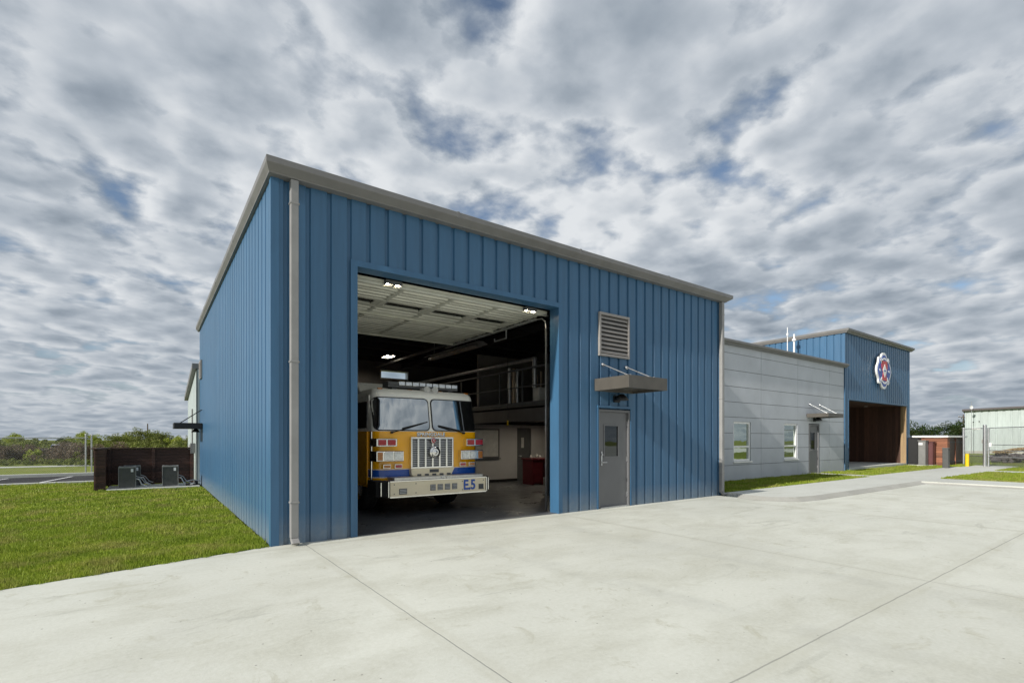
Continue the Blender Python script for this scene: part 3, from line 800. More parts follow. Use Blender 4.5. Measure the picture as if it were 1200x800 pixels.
# ------------------------------------------------------------------ emblem on tower
eb = empty('emblem_sign', (29.12,TY-.0,5.04), 'white edged blue and red shield emblem on the tower front', 'sign')
def shield(rx, rz, k=1.0):
    q = [(0,1.0),(.13,.985),(.25,.92),(.42,.74),(.52,.70),(.62,.74),(.70,.70),(.745,.60),(.735,.50),(.80,.40),(.93,.24),(.985,.10),(1.0,0)]
    full = q+[(x,-z) for x,z in q[-2::-1]]
    full += [(-x,z) for x,z in full[-2:0:-1]]
    return [(x*rx*k, z*rz*k) for x,z in full]
def flat(mb, pts, y0, y1):
    n = len(pts); mb.add([(x,y0,z) for x,z in pts]+[(x,y1,z) for x,z in pts], [tuple(range(n)), tuple(range(2*n-1,n-1,-1))]+[(i,(i+1)%n,n+(i+1)%n,n+i) for i in range(n)])
def arcband(mb, r0x, r0z, r1x, r1z, a0, a1, y0, y1, n=8):
    for i in range(n):
        p = []
        for aa in (a0+(a1-a0)*i/n, a0+(a1-a0)*(i+1)/n):
            t_ = math.radians(aa); p.append(((r0x*math.sin(t_), r0z*math.cos(t_)),(r1x*math.sin(t_), r1z*math.cos(t_))))
        flat(mb, [p[0][0],p[1][0],p[1][1],p[0][1]], y0, y1)
RX, RZ_ = .98, .93
t = MB(); flat(t, shield(RX,RZ_), -.20, -.12); t.box(-.3,.3,-.12,-.0,-.3,.3); t.build('rim', M['emwhite'], eb, bevel=.006)
t = MB(); flat(t, shield(RX,RZ_,.87), -.212, -.199); t.build('field', M['emblue'], eb)
t = MB(); flat(t, [(-.42,.5),(.42,.5),(.40,.15),(.2,-.1),(.32,-.5),(-.32,-.5),(-.2,-.1),(-.40,.15)], -.224, -.211); t.build('red_field', M['emred'], eb)
t = MB(); flat(t, [(0,.34),(.27,.0),(0,-.34),(-.27,.0)], -.236, -.223); t.build('diamond', M['emwhite'], eb)
t = MB(); flat(t, [(-.15,.03),(.15,.03),(.15,-.03),(-.15,-.03)], -.24, -.235); t.build('diamond_bar', M['emblue'], eb)
t = MB()
arcband(t,.56,.58,.62,.67,-38,38,-.224,-.211); arcband(t,.56,.58,.62,.67,142,218,-.224,-.211)
for a in (45,135,225,315): arcband(t,.50,.52,.74,.78,a-5,a+5,-.224,-.211,2)
for sx in (-1,1): flat(t, [(sx*.62,.07),(sx*.72,0),(sx*.62,-.07),(sx*.52,0)], -.224, -.211)
build_sep(t, 'white_mark', M['emwhite'], eb)

# ------------------------------------------------------------------ ceiling lights
cl = empty('ceiling_light', (0,0,0), 'x', 'light', 'lit twin tube ceiling lights in the garage')
t = MB(); t.box(-.20,.20,-.32,.32,.02,.06)
for r in ((-.20,-.185,-.32,.32),(.185,.20,-.32,.32),(-.185,.185,-.32,-.305),(-.185,.185,.305,.32),(-.03,.03,-.305,.305)): t.box(r[0],r[1],r[2],r[3],-.012,.0199)
t.build('housing', M['gap'], cl)
for s_ in (-1,1):
    t = MB(); t.box(s_*.13-.04,s_*.13+.04,-.28,.28,.0,.019); t.build('tube', M['lamp'], cl)
spots = [((1.98,.36,4.17), 'lit twin tube light at the left end of the garage door header', .45),
         ((4.95,.36,4.17), 'lit twin tube light at the right end of the garage door header', .45),
         ((5.5,9.3,4.48), 'larger lit twin tube light hanging in the dark bay above the truck', 1),
         ((4.4,11.3,4.48), 'smaller lit twin tube light deepest in the bay beside the pale rear window', 1)]
protos_l = [cl]+[copy_tree(cl) for _ in spots[1:]]
for i, (p, lb, sc_) in enumerate(spots):
    o = protos_l[i]; o.location = p; o['label'] = lb; o['group'] = 'lit twin tube ceiling lights in the garage'
    if sc_ != 1:
        for ch in o.children:
            if ch.name.startswith('tube'): ch.data = ch.data.copy(); ch.data.materials[0] = M['lampsmall']
    o.scale = (.75 if sc_ == 1 else .72, sc_*.35 if sc_ != 1 else 1, 1)

for i,(x,y,lb_) in enumerate(((8.3,5.2,'small lit round downlight under the mezzanine nearest the whiteboard'),(9.2,4.6,'small lit round downlight under the mezzanine midway to the red desk'),(10.0,5.6,'small lit round downlight under the mezzanine above the red desk'))):
    e = empty('downlight', (x,y,2.135), lb_, 'light', 'lit round downlights under the mezzanine')
    t = MB(); t.lathe([(.10,.015),(.10,-.01),(.075,-.012)], (0,0,0), 'z', 20); t.tube((0,0,.015),(0,0,.33),.012); t.build('ring', M['gap'], e)
    t = MB(); t.lathe([(0,-.005),(.074,-.005),(.074,.012),(0,.012)], (0,0,0), 'z', 20); t.build('lamp_disc', M['lamp'], e)
# ------------------------------------------------------------------ interior objects
# silver duct run along the mezzanine
du = empty('air_duct', (MX,3.4,3.84), 'long silver spiral air duct running above the mezzanine rail', 'duct')
t = MB((MX,3.4,3.84)); t.tube((MX+.1,3.4,3.84),(MX+.1,AD-.4,3.84),.055,n=14)
y = 3.4
while y < AD-.5: t.tube((MX+.1,y,3.84),(MX+.1,y+.03,3.84),.062,n=14); y += .12
t.build('duct_run', M['steel'], du)
t = MB((MX,3.4,3.84)); t.tube((MX+.1,3.44,3.84),(MX+.1,3.44,3.42),.07,n=14); z = 3.42
t.tube((MX+.1,3.44,3.42),(MX+.1,3.44,3.0),.06,n=14)
for i in range(9): t.tube((MX+.1,3.44,3.0+i*.09),(MX+.1,3.44,3.03+i*.09),.07,n=14)
t.build('duct_drop', M['steel'], du)
wh = empty('water_heater', (MX+.25,3.45,2.505), 'white boxy water heater on the mezzanine beside the railing', 'water heater')
t = MB((MX+.25,3.45,2.505)); t.box(MX+.16,MX+.46,3.32,3.62,2.62,3.02); t.build('tank', M['tank'], wh, bevel=.02)
t = MB((MX+.25,3.45,2.505)); t.box(MX+.18,MX+.44,3.34,3.60,2.506,2.62); t.build('stand', M['inner'], wh)
t = MB((MX+.25,3.45,2.505)); t.tube((MX+.24,3.5,3.02),(MX+.24,3.5,3.4),.02); t.tube((MX+.38,3.5,3.02),(MX+.38,3.5,3.5),.02); t.build('pipe', M['copper'], wh)
pb = empty('pipe_stack', (MX+.3,4.9,2.505), 'silver and tan vertical pipe stack standing behind the mezzanine rail', 'pipes')
for k,(dx,mm) in enumerate(((0,'steel'),(.16,'copper'),(.30,'steel'))):
    t = MB((MX+.3,4.9,2.505)); t.tube((MX+.3+dx,4.95,2.506),(MX+.3+dx,4.95,3.75),.055,n=12); t.tube((MX+.3+dx,4.95,3.55),(MX+.3+dx,4.95,3.62),.07,n=12); t.build('pipe', M[mm], pb)
# hanging radiant heaters / pipes under the ceiling
uh = empty('unit_heater', (6.3,5.2,4.1), 'silver tube heater hanging under the dark ceiling right of the truck', 'heater')
t = MB((6.3,5.2,4.1)); t.extr([(6.05,4.28),(6.2,4.36),(6.4,4.36),(6.55,4.28),(6.53,4.27),(6.39,4.34),(6.21,4.34),(6.07,4.27)], 4.4, 7.6, 'y'); t.build('reflector', M['steel'], uh)
t = MB((6.3,5.2,4.1)); t.tube((6.22,4.5,4.24),(6.22,7.5,4.24),.035); t.tube((6.38,4.5,4.24),(6.38,7.5,4.24),.035); t.path([(6.22,7.5,4.24),(6.3,7.62,4.24),(6.38,7.5,4.24)],.035); t.build('burner_tube', M['steel'], uh)
t = MB((6.3,5.2,4.1))
for y in (4.7,7.3): t.tube((6.3,y,4.36),(6.3,y,4.73),.008)
build_sep(t, 'hanger', M['steel'], uh)
ex = empty('exhaust_rail', (5.9,6,4.4), 'dark exhaust rail hung lengthwise under the bay ceiling', 'rail')
t = MB((5.9,6,4.4)); t.box(5.86,5.96,5.0,11.5,4.38,4.44)
for y in (5.2,7.2,9.2,11.2): t.tube((5.91,y,4.42),(5.91,y,4.60),.01)
t.build('rail', M['gap'], ex)
# pull lamp cord reel
cr = empty('cord_reel', (6.9,3.9,3.0), 'thin black drop cord ending in a yellow plug beside the truck', 'cord')
t = MB((6.9,3.9,3.0)); t.tube((6.9,3.9,2.07),(6.9,3.9,4.55),.006,n=6); t.build('cord', M['black'], cr)
t = MB((6.9,3.9,3.0)); t.tube((6.9,3.9,1.93),(6.9,3.9,2.07),.028,.02); t.build('plug', M['yellowpost'], cr)
# whiteboard
wbd = empty('whiteboard', (8.3,7.1,1.3), 'large pale whiteboard with dark frame on the grey wall beside the truck', 'board')
t = MB((8.3,7.1,1.3)); t.box(7.55,8.74,7.085,7.10,.92,1.86); t.build('panel', M['tank'], wbd)
t = MB((8.3,7.1,1.3))
for r in ((7.5,8.79,.87,.92),(7.5,8.79,1.86,1.91),(7.5,7.55,.92,1.86),(8.74,8.79,.92,1.86)): t.box(r[0],r[1],7.075,7.104,r[2],r[3])
t.build('frame', M['gap'], wbd)
t = MB((8.3,7.1,1.3)); t.box(7.6,8.82,7.02,7.075,.84,.868); t.build('tray', M['gap'], wbd)
# desk and chair
dk = empty('desk', (9.7,5.6,0), 'dark red work desk under the mezzanine beside the steel column', 'desk')
O = (9.7,5.6,0)
t = MB(O); t.box(8.95,10.9,5.35,6.0,.84,.89); t.build('desk_top', M['crimson'], dk, bevel=.005)
for x in (8.98,9.4,10.6):
    t = MB(O); t.box(x,x+(.04 if x!=8.98 else .04),5.4,5.95,.004,.84); t.build('leg_panel', M['crimson'], dk)
t = MB(O); t.box(9.44,10.6,5.9,5.94,.2,.84); t.build('back_panel', M['crimson'], dk)
t = MB(O); t.box(9.02,9.4,5.42,5.9,.05,.82); t.box(9.05,9.37,5.405,5.42,.1,.3); t.box(9.05,9.37,5.405,5.42,.34,.54); t.box(9.05,9.37,5.405,5.42,.58,.78); t.build('drawers', M['crimson'], dk)
for i,(x,r,h) in enumerate(((9.15,.04,.12),(9.4,.035,.16),(9.55,.04,.1))):
    t = MB((x,5.7,.89)); t.lathe([(0,.001),(r,.001),(r,h*.7),(r*.5,h*.85),(r*.5,h),(0,h)], (x,5.7,.89), 'z', 14)
    tag(t.build('bottle', M['tank']), ['short white bottle at the left end of the red desk top','tallest white bottle on the red desk top','squat white bottle rightmost on the red desk top'][i], 'bottle', 'white bottles on the red desk')
ch = empty('office_chair', (9.95,5.0,0), 'black office chair in front of the red desk behind the column', 'chair')
O = (9.95,5.0,0)
t = MB(O); t.box(9.72,10.18,4.78,5.22,.46,.53); t.build('seat', M['black'], ch, bevel=.02)
t = MB(O); t.extr([(9.75,.62),(10.15,.62),(10.19,.95),(10.08,1.04),(9.82,1.04),(9.71,.95)], 4.72, 4.78, 'y'); t.build('backrest', M['black'], ch, bevel=.01)
t = MB(O); t.tube((9.95,5,.1),(9.95,5,.46),.03); t.box(9.93,9.97,4.74,4.80,.5,.66); t.build('post', M['black'], ch)
t = MB(O)
for k in range(5):
    a = k*2*math.pi/5; t.tube((9.95,5,.11),(9.95+.28*math.cos(a),5+.28*math.sin(a),.07),.022,.015); t.ball((9.95+.28*math.cos(a),5+.28*math.sin(a),.04),.035,8,6)
t.build('wheel_base', M['black'], ch)

# ------------------------------------------------------------------ FIRE TRUCK
XC = 3.39
TO = (XC, 4.0, 0)
tk = empty('fire_truck', TO, 'yellow fire engine with white cab roof and blue stripe parked in the open garage bay', 'fire truck')
def hw(z):
    h = 1.215
    if z > 1.70: h -= (z-1.70)*.055
    if z > 2.44: h -= .5*(z-2.44)**2*6
    return h
def fy(x, z):
    h = hw(z); d = abs(x-XC); u = min(1, d/1.22)
    y = 1.74+.10*u**3
    if z > 1.70: y += (z-1.70)*.17
    if z > 2.44: q = min(1, (z-2.44)/.13); y += .16*(1-math.sqrt(max(0, 1-q*q)))+.0
    r = .16; c = max(0, min(1, (d-(h-r))/r)); y += r*(1-math.sqrt(max(0, 1-c*c)))
    return y
def cabshell(name, z0, z1, yb, mat, nz=6, cap_top=False, cap_bot=False, xo=0):
    t = MB(TO); rows = []
    for k in range(nz+1):
        z = z0+(z1-z0)*k/nz; h = hw(z); row = [(XC-h,yb,z)]
        n = 36
        for i in range(n+1):
            q = -math.cos(math.pi*i/n); q = math.copysign(abs(q)**.9, q); x = XC+q*h; row.append((x, fy(x,z), z))
        row.append((XC+h,yb,z)); rows.append(row)
    m_ = len(rows[0]); vs = [p for r in rows for p in r]
    fs = [(k*m_+i, k*m_+i+1, (k+1)*m_+i+1, (k+1)*m_+i) for k in range(nz) for i in range(m_-1)]
    t.add(vs, fs, True)
    if cap_top: t.add(rows[-1], [tuple(range(m_))])
    if cap_bot: t.add(rows[0], [tuple(range(m_-1,-1,-1))])
    return t
cabshell('x', .56, 1.69, 4.1, None, 6, True, True).build('cab', M['yellow'], tk)
cabshell('x', 1.69, 2.56, 4.1, None, 16, True).build('cab_roof', M['white'], tk)
def front_patch(x0, x1, z0, z1, off, rnd=.0, n=10, m=6, power=None, segs=48, rings=8):
    """patch hugging the cab front; rounded rectangle by polar rings"""
    t = MB(TO); cx_, cz_ = (x0+x1)/2, (z0+z1)/2; a, b = (x1-x0)/2, (z1-z0)/2
    out = []
    r = rnd
    # rounded rectangle outline
    per = []
    for (sx,sz,a0) in ((1,1,0),(-1,1,90),(-1,-1,180),(1,-1,270)):
        for k in range(7):
            an = math.radians(a0+90*k/6)
            per.append((cx_+sx*(a-r)+r*math.cos(an), cz_+sz*(b-r)+r*math.sin(an)))
    # densify
    dens = []
    for i in range(len(per)):
        p, q = per[i], per[(i+1)%len(per)]; L = math.hypot(q[0]-p[0], q[1]-p[1]); k = max(1, int(L/.07))
        for j in range(k): dens.append((p[0]+(q[0]-p[0])*j/k, p[1]+(q[1]-p[1])*j/k))
    N_ = len(dens); vs = []
    for rr in range(rings+1):
        f = rr/rings
        for (x,z) in dens:
            X = cx_+(x-cx_)*f; Z = cz_+(z-cz_)*f
            vs.append((X, fy(X,Z)-off, Z))
    fs = [(rr*N_+i, rr*N_+(i+1)%N_, (rr+1)*N_+(i+1)%N_, (rr+1)*N_+i) for rr in range(1,rings) for i in range(N_)]
    fs += [(0, N_+i, N_+(i+1)%N_) for i in range(N_)]
    t.add(vs, fs, True)
    # rim to give thickness
    b0 = [(x, fy(x,z)-off, z) for x,z in dens]; b1 = [(x, fy(x,z)+.03, z) for x,z in dens]
    t.add(b0+b1, [(i,(i+1)%N_,N_+(i+1)%N_,N_+i) for i in range(N_)])
    return t
panes = ((XC-1.165,XC-.045),(XC+.045,XC+1.165))
for a, b in panes:
    ws = front_patch(a-.022, b+.022, 1.70, 2.385, .012, .10).build('window_seal', M['rubber'], tk)
    front_patch(a, b, 1.72, 2.365, .018, .085).build('windscreen', M['wind'], ws)
    x0 = a+.30 if a < XC-.5 else b-.55
    wp = MB(TO)
    if a < XC-.5: A_, B_, C_ = (a+.42,1.66), (a+.30,1.665), (a+.98,1.86)
    else: A_, B_, C_ = (b-.38,1.665), (b-.38,1.665), (a+.14,1.80)
    q = lambda p, o_=.04: (p[0], fy(p[0],p[1])-o_, p[1])
    mid = ((B_[0]+C_[0])/2, (B_[1]+C_[1])/2)
    wp.path([q(B_), q(mid,.06), q(C_,.045)], .011, 6); wp.tube(q(B_,.0), q(B_,.07), .022)
    l0 = (mid[0]-.12, mid[1]-.01) if a < XC-.5 else (C_[0]-.02, C_[1]+.02)
    l1 = (C_[0]+.10, C_[1]+.03) if a < XC-.5 else (mid[0]+.22, mid[1]-.02)
    wp.path([q(l0,.035), q(((l0[0]+l1[0])/2,(l0[1]+l1[1])/2),.035), q(l1,.035)], .012, 6)
    wp.build('wiper', M['rubber'], tk)
# stripe around front and sides
st_ = MB(TO)
def band(t, z0, z1, off, yb=4.08, xlim=None):
    rows = []
    for z in (z0, z1):
        h = hw(z)+off; row = [(XC-h,yb,z)]
        for i in range(37):
            qq = -math.cos(math.pi*i/36); x = XC+qq*hw(z); row.append((XC+qq*h, fy(x,z)-off, z))
        row.append((XC+h,yb,z)); rows.append(row)
    m_ = len(rows[0]); t.add(rows[0]+rows[1], [(i,i+1,m_+i+1,m_+i) for i in range(m_-1)], True)
band(st_, .775, .915, .004); st_.build('stripe', M['navy'], tk)
t = MB(TO)
for z in (.920,.762): band(t, z, z+.012, .005)
t.build('pinstripe', M['emwhite'], tk)
t = MB(TO)
for s_ in (-1,1):
    x = XC+s_*1.20
    t.box(x-.018,x+.018,1.935,1.99,.50,1.68)
build_sep(t, 'corner_strip', M['chrome'], tk)
# cab side doors
for s_ in (-1,1):
    X = XC+s_*1.222
    for (ya,yb) in ((2.12,2.95),(3.1,3.95)):
        d = MB(TO); x2 = X+s_*.02
        d.box(X-.09*s_,x2,ya,yb,.62,1.69)
        do = d.build('door', M['yellow'], tk, bevel=.008)
        d = MB(TO)
        for a,b,c,e in split((ya,yb,1.69,2.42), [(ya+.10,yb-.08,1.73,2.30)]): d.box(X-.09*s_,x2-.04*s_,a,b,c,e)
        d.build('window_surround', M['white'], do)
        d = MB(TO); d.box(X-.03*s_,X-.01*s_,ya+.10,yb-.08,1.70,2.30); d.build('door_window', M['doorglass'], do)
        d = MB(TO); d.box(X,X+s_*.035,yb-.16,yb-.04,1.35,1.42); d.build('door_handle', M['chrome'], do)
# grille
gx0, gx1 = XC-.49, XC+.49
t = MB(TO); GYF = 1.655
for r in ((gx0,gx1,1.535,1.575),(gx0,gx1,.93,.965),(gx0,gx0+.035,.965,1.535),(gx1-.035,gx1,.965,1.535)): t.box(r[0],r[1],GYF,1.80,r[2],r[3])
gr = t.build('grille', M['chrome'], tk, bevel=.005)
t = MB(TO); t.box(gx0+.03,gx1-.03,GYF+.05,1.80,.96,1.54); t.build('grille_core', M['gap'], gr)
t = MB(TO)
for i in range(1,6):
    x = gx0+(gx1-gx0)*i/6; t.box(x-.018,x+.018,GYF+.005,GYF+.049,.965,1.535)
t.build('bars', M['chrome'], gr)
t = MB(TO)
for i in range(1,15):
    z = .965+.57*i/15; t.box(gx0+.035,gx1-.035,GYF+.03,GYF+.048,z-.006,z+.006)
t.build('fine_slats', M['steel'], gr)
t = MB(TO); t.extr([(gx0-.01,.93),(gx1+.01,.93),(gx1-.06,.80),(gx1-.10,.775),(gx0+.10,.775),(gx0+.0,.80)], GYF-.03, 1.80, 'y'); lpo = t.build('lower_panel', M['cream'], tk, bevel=.004)
t = MB(TO); t.box(XC-.09,XC+.12,GYF-.036,GYF-.03,.845,.91); t.build('vent', M['gap'], lpo)
t = MB(TO)
for i in range(5):
    x = gx0+.12+i*.17; t.box(x,x+.09,GYF-.034,GYF-.029,.785,.82)
t.build('slots', M['gap'], lpo)
# round siren emblem and badge
t = MB(TO); t.lathe([(0,-.075),(.035,-.075),(.045,-.06),(.06,-.068),(.085,-.062),(.09,-.045),(.115,-.05),(.128,-.03),(.128,.02)], (XC+.03,GYF,1.26), 'y', 36); t.build('siren', M['chrome'], tk)
t = MB(TO); flat2 = [(XC+.005+.052*math.cos(2*math.pi*i/20), 1.505+.066*math.sin(2*math.pi*i/20)) for i in range(20)]
n = 20; t.add([(x,GYF-.02,z) for x,z in flat2]+[(x,GYF+.0,z) for x,z in flat2], [tuple(range(n)), tuple(range(2*n-1,n-1,-1))]+[(i,(i+1)%n,n+(i+1)%n,n+i) for i in range(n)])
bd = t.build('badge', M['red'], tk)
t = MB(TO); t.lathe([(.048,-.006),(.058,-.006),(.058,.004)], (XC+.005,GYF-.018,1.505), 'y', 24)
for a in range(4):
    an = a*math.pi/2+math.pi/4; t.tube((XC+.005,GYF-.024,1.505),(XC+.005+.035*math.cos(an),GYF-.024,1.505+.04*math.sin(an)),.005,n=6)
t.build('badge_ring', M['chrome'], bd)
# lettering
def put_text(body, size, cx_, cz_, y, mat, name, sx=1, bold=0, sp=1):
    vs, fs = text_geo(body, size, sx, bold, sp); t = MB(TO); t.add([(cx_+a, (y(cx_+a) if callable(y) else y)-c, cz_+b) for a,b,c in vs], fs); return t.build(name, mat, tk)
put_text('SPRINGDALE', .104, XC+.004, 1.627, lambda x: fy(x,1.63)-.004, M['black'], 'lettering_outline', 1.02, .0075, 1.08)  # black outline printed behind the white letters
put_text('SPRINGDALE', .104, XC, 1.632, lambda x: fy(x,1.63)-.008, M['emwhite'], 'lettering', 1.02, .004, 1.08)
put_text('E.5', .285, XC+.67, .568, 1.292, M['navy'], 'lettering', .88, .008, .98)
# lamp clusters
def lamp(x0, x1, z0, z1, cells, s_):
    h = MB(TO); yf = 1.63; yb = 2.0
    h.extr([(yf,z0+.012),(yf+.012,z0),(yb,z0),(yb,z1),(yf+.012,z1),(yf,z1-.012)], x0, x1, 'x')
    ho = h.build('lamp_housing', M['chrome'], tk, bevel=.004)
    for (a,b,mm,rd) in cells:
        c = MB(TO); xa = x0+(x1-x0)*a; xb = x0+(x1-x0)*b; cz = (z0+z1)/2; rz = (z1-z0)*.5-.022
        if rd: c.lathe([(0,-.035),(rz*.6,-.03),(rz,-.012),(rz,.0)], ((xa+xb)/2,yf,cz), 'y', 20)
        else: c.extr([(yf-.014,cz-rz+.008),(yf,cz-rz),(yf,cz+rz),(yf-.014,cz+rz-.008)], xa, xb, 'x')
        c.build('lens', mm, ho, bevel=.003)
lamp(XC-1.225,XC-.80,1.385,1.545,[(.08,.46,M['red'],False),(.54,.92,M['red'],False)],-1)
lamp(XC+.80,XC+1.225,1.385,1.545,[(.05,.45,M['red'],False),(.54,.95,M['red'],False)],1)
lamp(XC-1.225,XC-.66,1.09,1.295,[(.04,.22,M['amber'],False),(.28,.60,M['lens'],False),(.65,.96,M['lens'],False)],-1)
lamp(XC+.66,XC+1.225,1.09,1.295,[(.04,.35,M['lens'],False),(.40,.72,M['lens'],False),(.78,.96,M['amber'],False)],1)
for xa,mm in ((XC-1.06,'amber'),(XC-.82,'red'),(XC+.67,'red'),(XC+.90,'amber')):
    h = MB(TO); h.box(xa,xa+.16,1.70,1.86,.945,1.03); ho = h.build('lamp_housing', M['chrome'], tk, bevel=.006)
    c = MB(TO); c.box(xa+.015,xa+.145,1.688,1.70,.958,1.017); c.build('lens', M[mm], ho, bevel=.004)
# bumper
t = MB(TO); fz0, fz1 = .43, .71
poly = [(XC-1.08,1.30),(XC+1.08,1.30),(XC+1.08,1.60),(XC-1.08,1.60)]
t.prism(poly, fz0, fz1); bm_ = t.build('bumper', M['cream'], tk, bevel=.006)
t = MB(TO)
t.box(XC-1.085,XC+1.085,1.292,1.61,.405,.43); t.box(XC-1.085,XC+1.085,1.292,1.61,.71,.728)
t.build('bumper_edge', M['chrome'], bm_)
for s_ in (-1,1):
    t = MB(TO); pp = [(XC+s_*1.085,1.30),(XC+s_*1.29,1.50),(XC+s_*1.29,1.95),(XC+s_*1.085,1.95)]; t.prism(pp, .42, .72); eo = t.build('end_cap', M['rubber'], bm_)
    t = MB(TO); t.tube((XC+s_*1.22,1.415,.44),(XC+s_*1.22,1.415,.70),.022); t.tube((XC+s_*1.11,1.31,.42),(XC+s_*1.11,1.31,.72),.018); t.build('end_trim', M['chrome'], eo)
t = MB(TO); t.box(XC-.98,XC+1.04,1.34,1.72,.728,.785); t.build('step_plate', M['brushed'], bm_, bevel=.008)
t = MB(TO)
for i in range(4): t.box(XC-.24+i*.165,XC-.24+i*.165+.12,1.294,1.30,.505,.625)
t.box(XC-.90,XC-.74,1.294,1.30,.465,.575); t.box(XC+.90,XC+1.02,1.294,1.30,.47,.58)
build_sep(t, 'vent', M['gap'], bm_)
t = MB(TO)
for i in range(4):
    for k in range(4): t.box(XC-.24+i*.165+.005,XC-.24+i*.165+.115,1.289,1.294,.52+k*.028,.530+k*.028)
for k in range(3): t.box(XC-.89,XC-.75,1.289,1.294,.485+k*.03,.497+k*.03)
t.build('vent_bars', M['steel'], bm_)
t = MB(TO)
for x in (-1.0,-.55,-.55,.5,1.02):
    for z in (.48,.66): t.lathe([(0,-.008),(.009,-.006),(.011,0)], (XC+x,1.298,z), 'y', 8)
build_sep(t, 'bolt', M['gap'], bm_)
t = MB(TO)
pts = [(XC+.10+.07*math.cos(math.radians(a)),1.33,.73+.06*math.sin(math.radians(a))) for a in range(0,181,20)]
t.path(pts, .012, 8); t.build('tow_loop', M['chrome'], bm_)
# light bar, horn, lamps on roof
t = MB(TO); t.box(XC-.80,XC+.84,2.10,2.42,2.615,2.655); t.box(XC-.70,XC-.60,2.14,2.36,2.50,2.615); t.box(XC+.62,XC+.72,2.14,2.36,2.50,2.615)
lb = t.build('light_bar', M['gap'], tk)
t = MB(TO); t.box(XC-.80,XC-.58,2.10,2.42,2.657,2.73); t.build('end_module', M['gap'], lb, bevel=.01)
for i in range(9):
    xa = XC-.565+i*.157
    t = MB(TO); t.box(xa,xa+.145,2.09,2.42,2.66,2.745); t.build('lens', M['lens'], lb, bevel=.012)
t = MB(TO); t.tube((XC+.08,2.02,2.60),(XC+.08,2.2,2.60),.045,.03); t.lathe([(.03,.12),(.04,.05),(.07,.0),(.075,-.005),(.06,.0),(0,.03)], (XC+.19,1.93,2.585), 'y', 18); t.lathe([(.03,.12),(.04,.05),(.07,.0),(.075,-.005),(.06,.0),(0,.03)], (XC+.0,1.93,2.585), 'y', 18)
t.box(XC-.08,XC+.27,1.98,2.12,2.545,2.62)
t.build('air_horn', M['tank'], tk)
for x in (-1.0,-.35,.35,1.02):
    t = MB(TO); t.box(XC+x-.05,XC+x+.05,2.02,2.08,2.545,2.575); t.build('marker_lamp', M['amber'], tk, bevel=.008)
# raised rear cab roof and body
t = MB(TO); t.add([(XC-1.16,2.75,2.54),(XC+1.16,2.75,2.54),(XC+1.12,3.15,2.78),(XC-1.12,3.15,2.78),(XC-1.16,4.1,2.54),(XC+1.16,4.1,2.54),(XC+1.12,4.1,2.80),(XC-1.12,4.1,2.80)], [(0,1,2,3),(3,2,6,7),(0,3,7,4),(1,5,6,2),(4,7,6,5)])
t.build('raised_roof', M['white'], tk, bevel=.03)
t = MB(TO); t.box(XC-1.24,XC+1.24,4.25,9.6,.55,2.55); bo = t.build('body', M['yellow'], tk, bevel=.01)
t = MB(TO)
for s_ in (-1,1):
    for k in range(3):
        ya = 4.4+k*1.0 if k < 1 else 4.4+k*1.75
        X = XC+s_*1.24
        t.box(X,X+s_*.012,ya,ya+(1.1),1.0,2.3)
build_sep(t, 'shutter', M['steel'], bo)
t = MB(TO); t.box(XC-1.15,XC+1.15,4.4,9.4,2.55,2.75); t.build('hose_bed', M['gap'], bo)
t = MB(TO); t.box(XC-.45,XC+.45,1.7,9.5,.42,.60); t.build('chassis', M['rubber'], tk)
for (yy) in (2.98, 7.6):
    for s_ in (-1,1):
        wo = MB(TO); xw = XC+s_*.98
        wo.lathe([(.30,-.16),(.46,-.16),(.505,-.12),(.515,-.06),(.505,-.05),(.505,-.03),(.515,-.02),(.515,.02),(.505,.03),(.505,.05),(.515,.06),(.505,.12),(.46,.16),(.30,.16)], (xw,yy,.515), 'x', 40)
        w_ = wo.build('wheel', M['rubber'], tk)
        ri = MB(TO); ri.lathe([(0,.05*s_),(.09,.06*s_),(.11,.02*s_),(.25,.0),(.29,.11*s_),(.305,.16*s_)], (xw,yy,.515), 'x', 28)
        for k in range(8):
            an = k*math.pi/4; ri.tube((xw+.01*s_,yy+.17*math.cos(an),.515+.17*math.sin(an)),(xw+.045*s_,yy+.17*math.cos(an),.515+.17*math.sin(an)),.016,n=6)
        ri.build('rim', M['chrome'], w_)
t = MB(TO); t.tube((XC-.85,2.98,.515),(XC+.85,2.98,.515),.06); t.tube((XC-.85,7.6,.515),(XC+.85,7.6,.515),.08); build_sep(t, 'axle', M['rubber'], tk)

# ------------------------------------------------------------------ left: screen, condensers
sf = empty('wood_screen', (-1.3,12.9,0), 'dark brown horizontal board screen around the condensers', 'fence')
O = (-1.3,12.9,0)
def board_run(t, p0, p1, z0, z1, th=.03, w_=.11):
    a = Vector((*p0,0)); b = Vector((*p1,0)); d = (b-a).normalized(); nrm = Vector((-d.y,d.x,0))*th/2
    z = z0
    while z < z1-.02:
        zt = min(z+w_-.004, z1)
        c = [a-nrm, b-nrm, b+nrm, a+nrm]
        t.add([(p.x,p.y,z) for p in c]+[(p.x,p.y,zt) for p in c], [(0,3,2,1),(4,5,6,7),(0,1,5,4),(1,2,6,5),(2,3,7,6),(3,0,4,7)]); z += w_
t = MB(O); board_run(t, (-2.72,11.45), (-2.50,13.0), .04, 1.24); board_run(t, (-2.5,13.02), (-.14,13.02), .04, 1.22)
board_run(t, (-2.72,11.48), (-2.47,11.50), .04, 1.24, .04)
t.box(-2.46,-.15,13.04,13.055,.04,1.21); t.build('boards', M['screenwood'], sf)
t = MB(O)
for x,y in ((-2.70,11.50),(-2.45,12.95),(-1.30,12.96),(-.2,12.96)): t.box(x-.045,x+.045,y-.045,y+.045,0,1.22)
build_sep(t, 'post', M['screenwood'], sf)
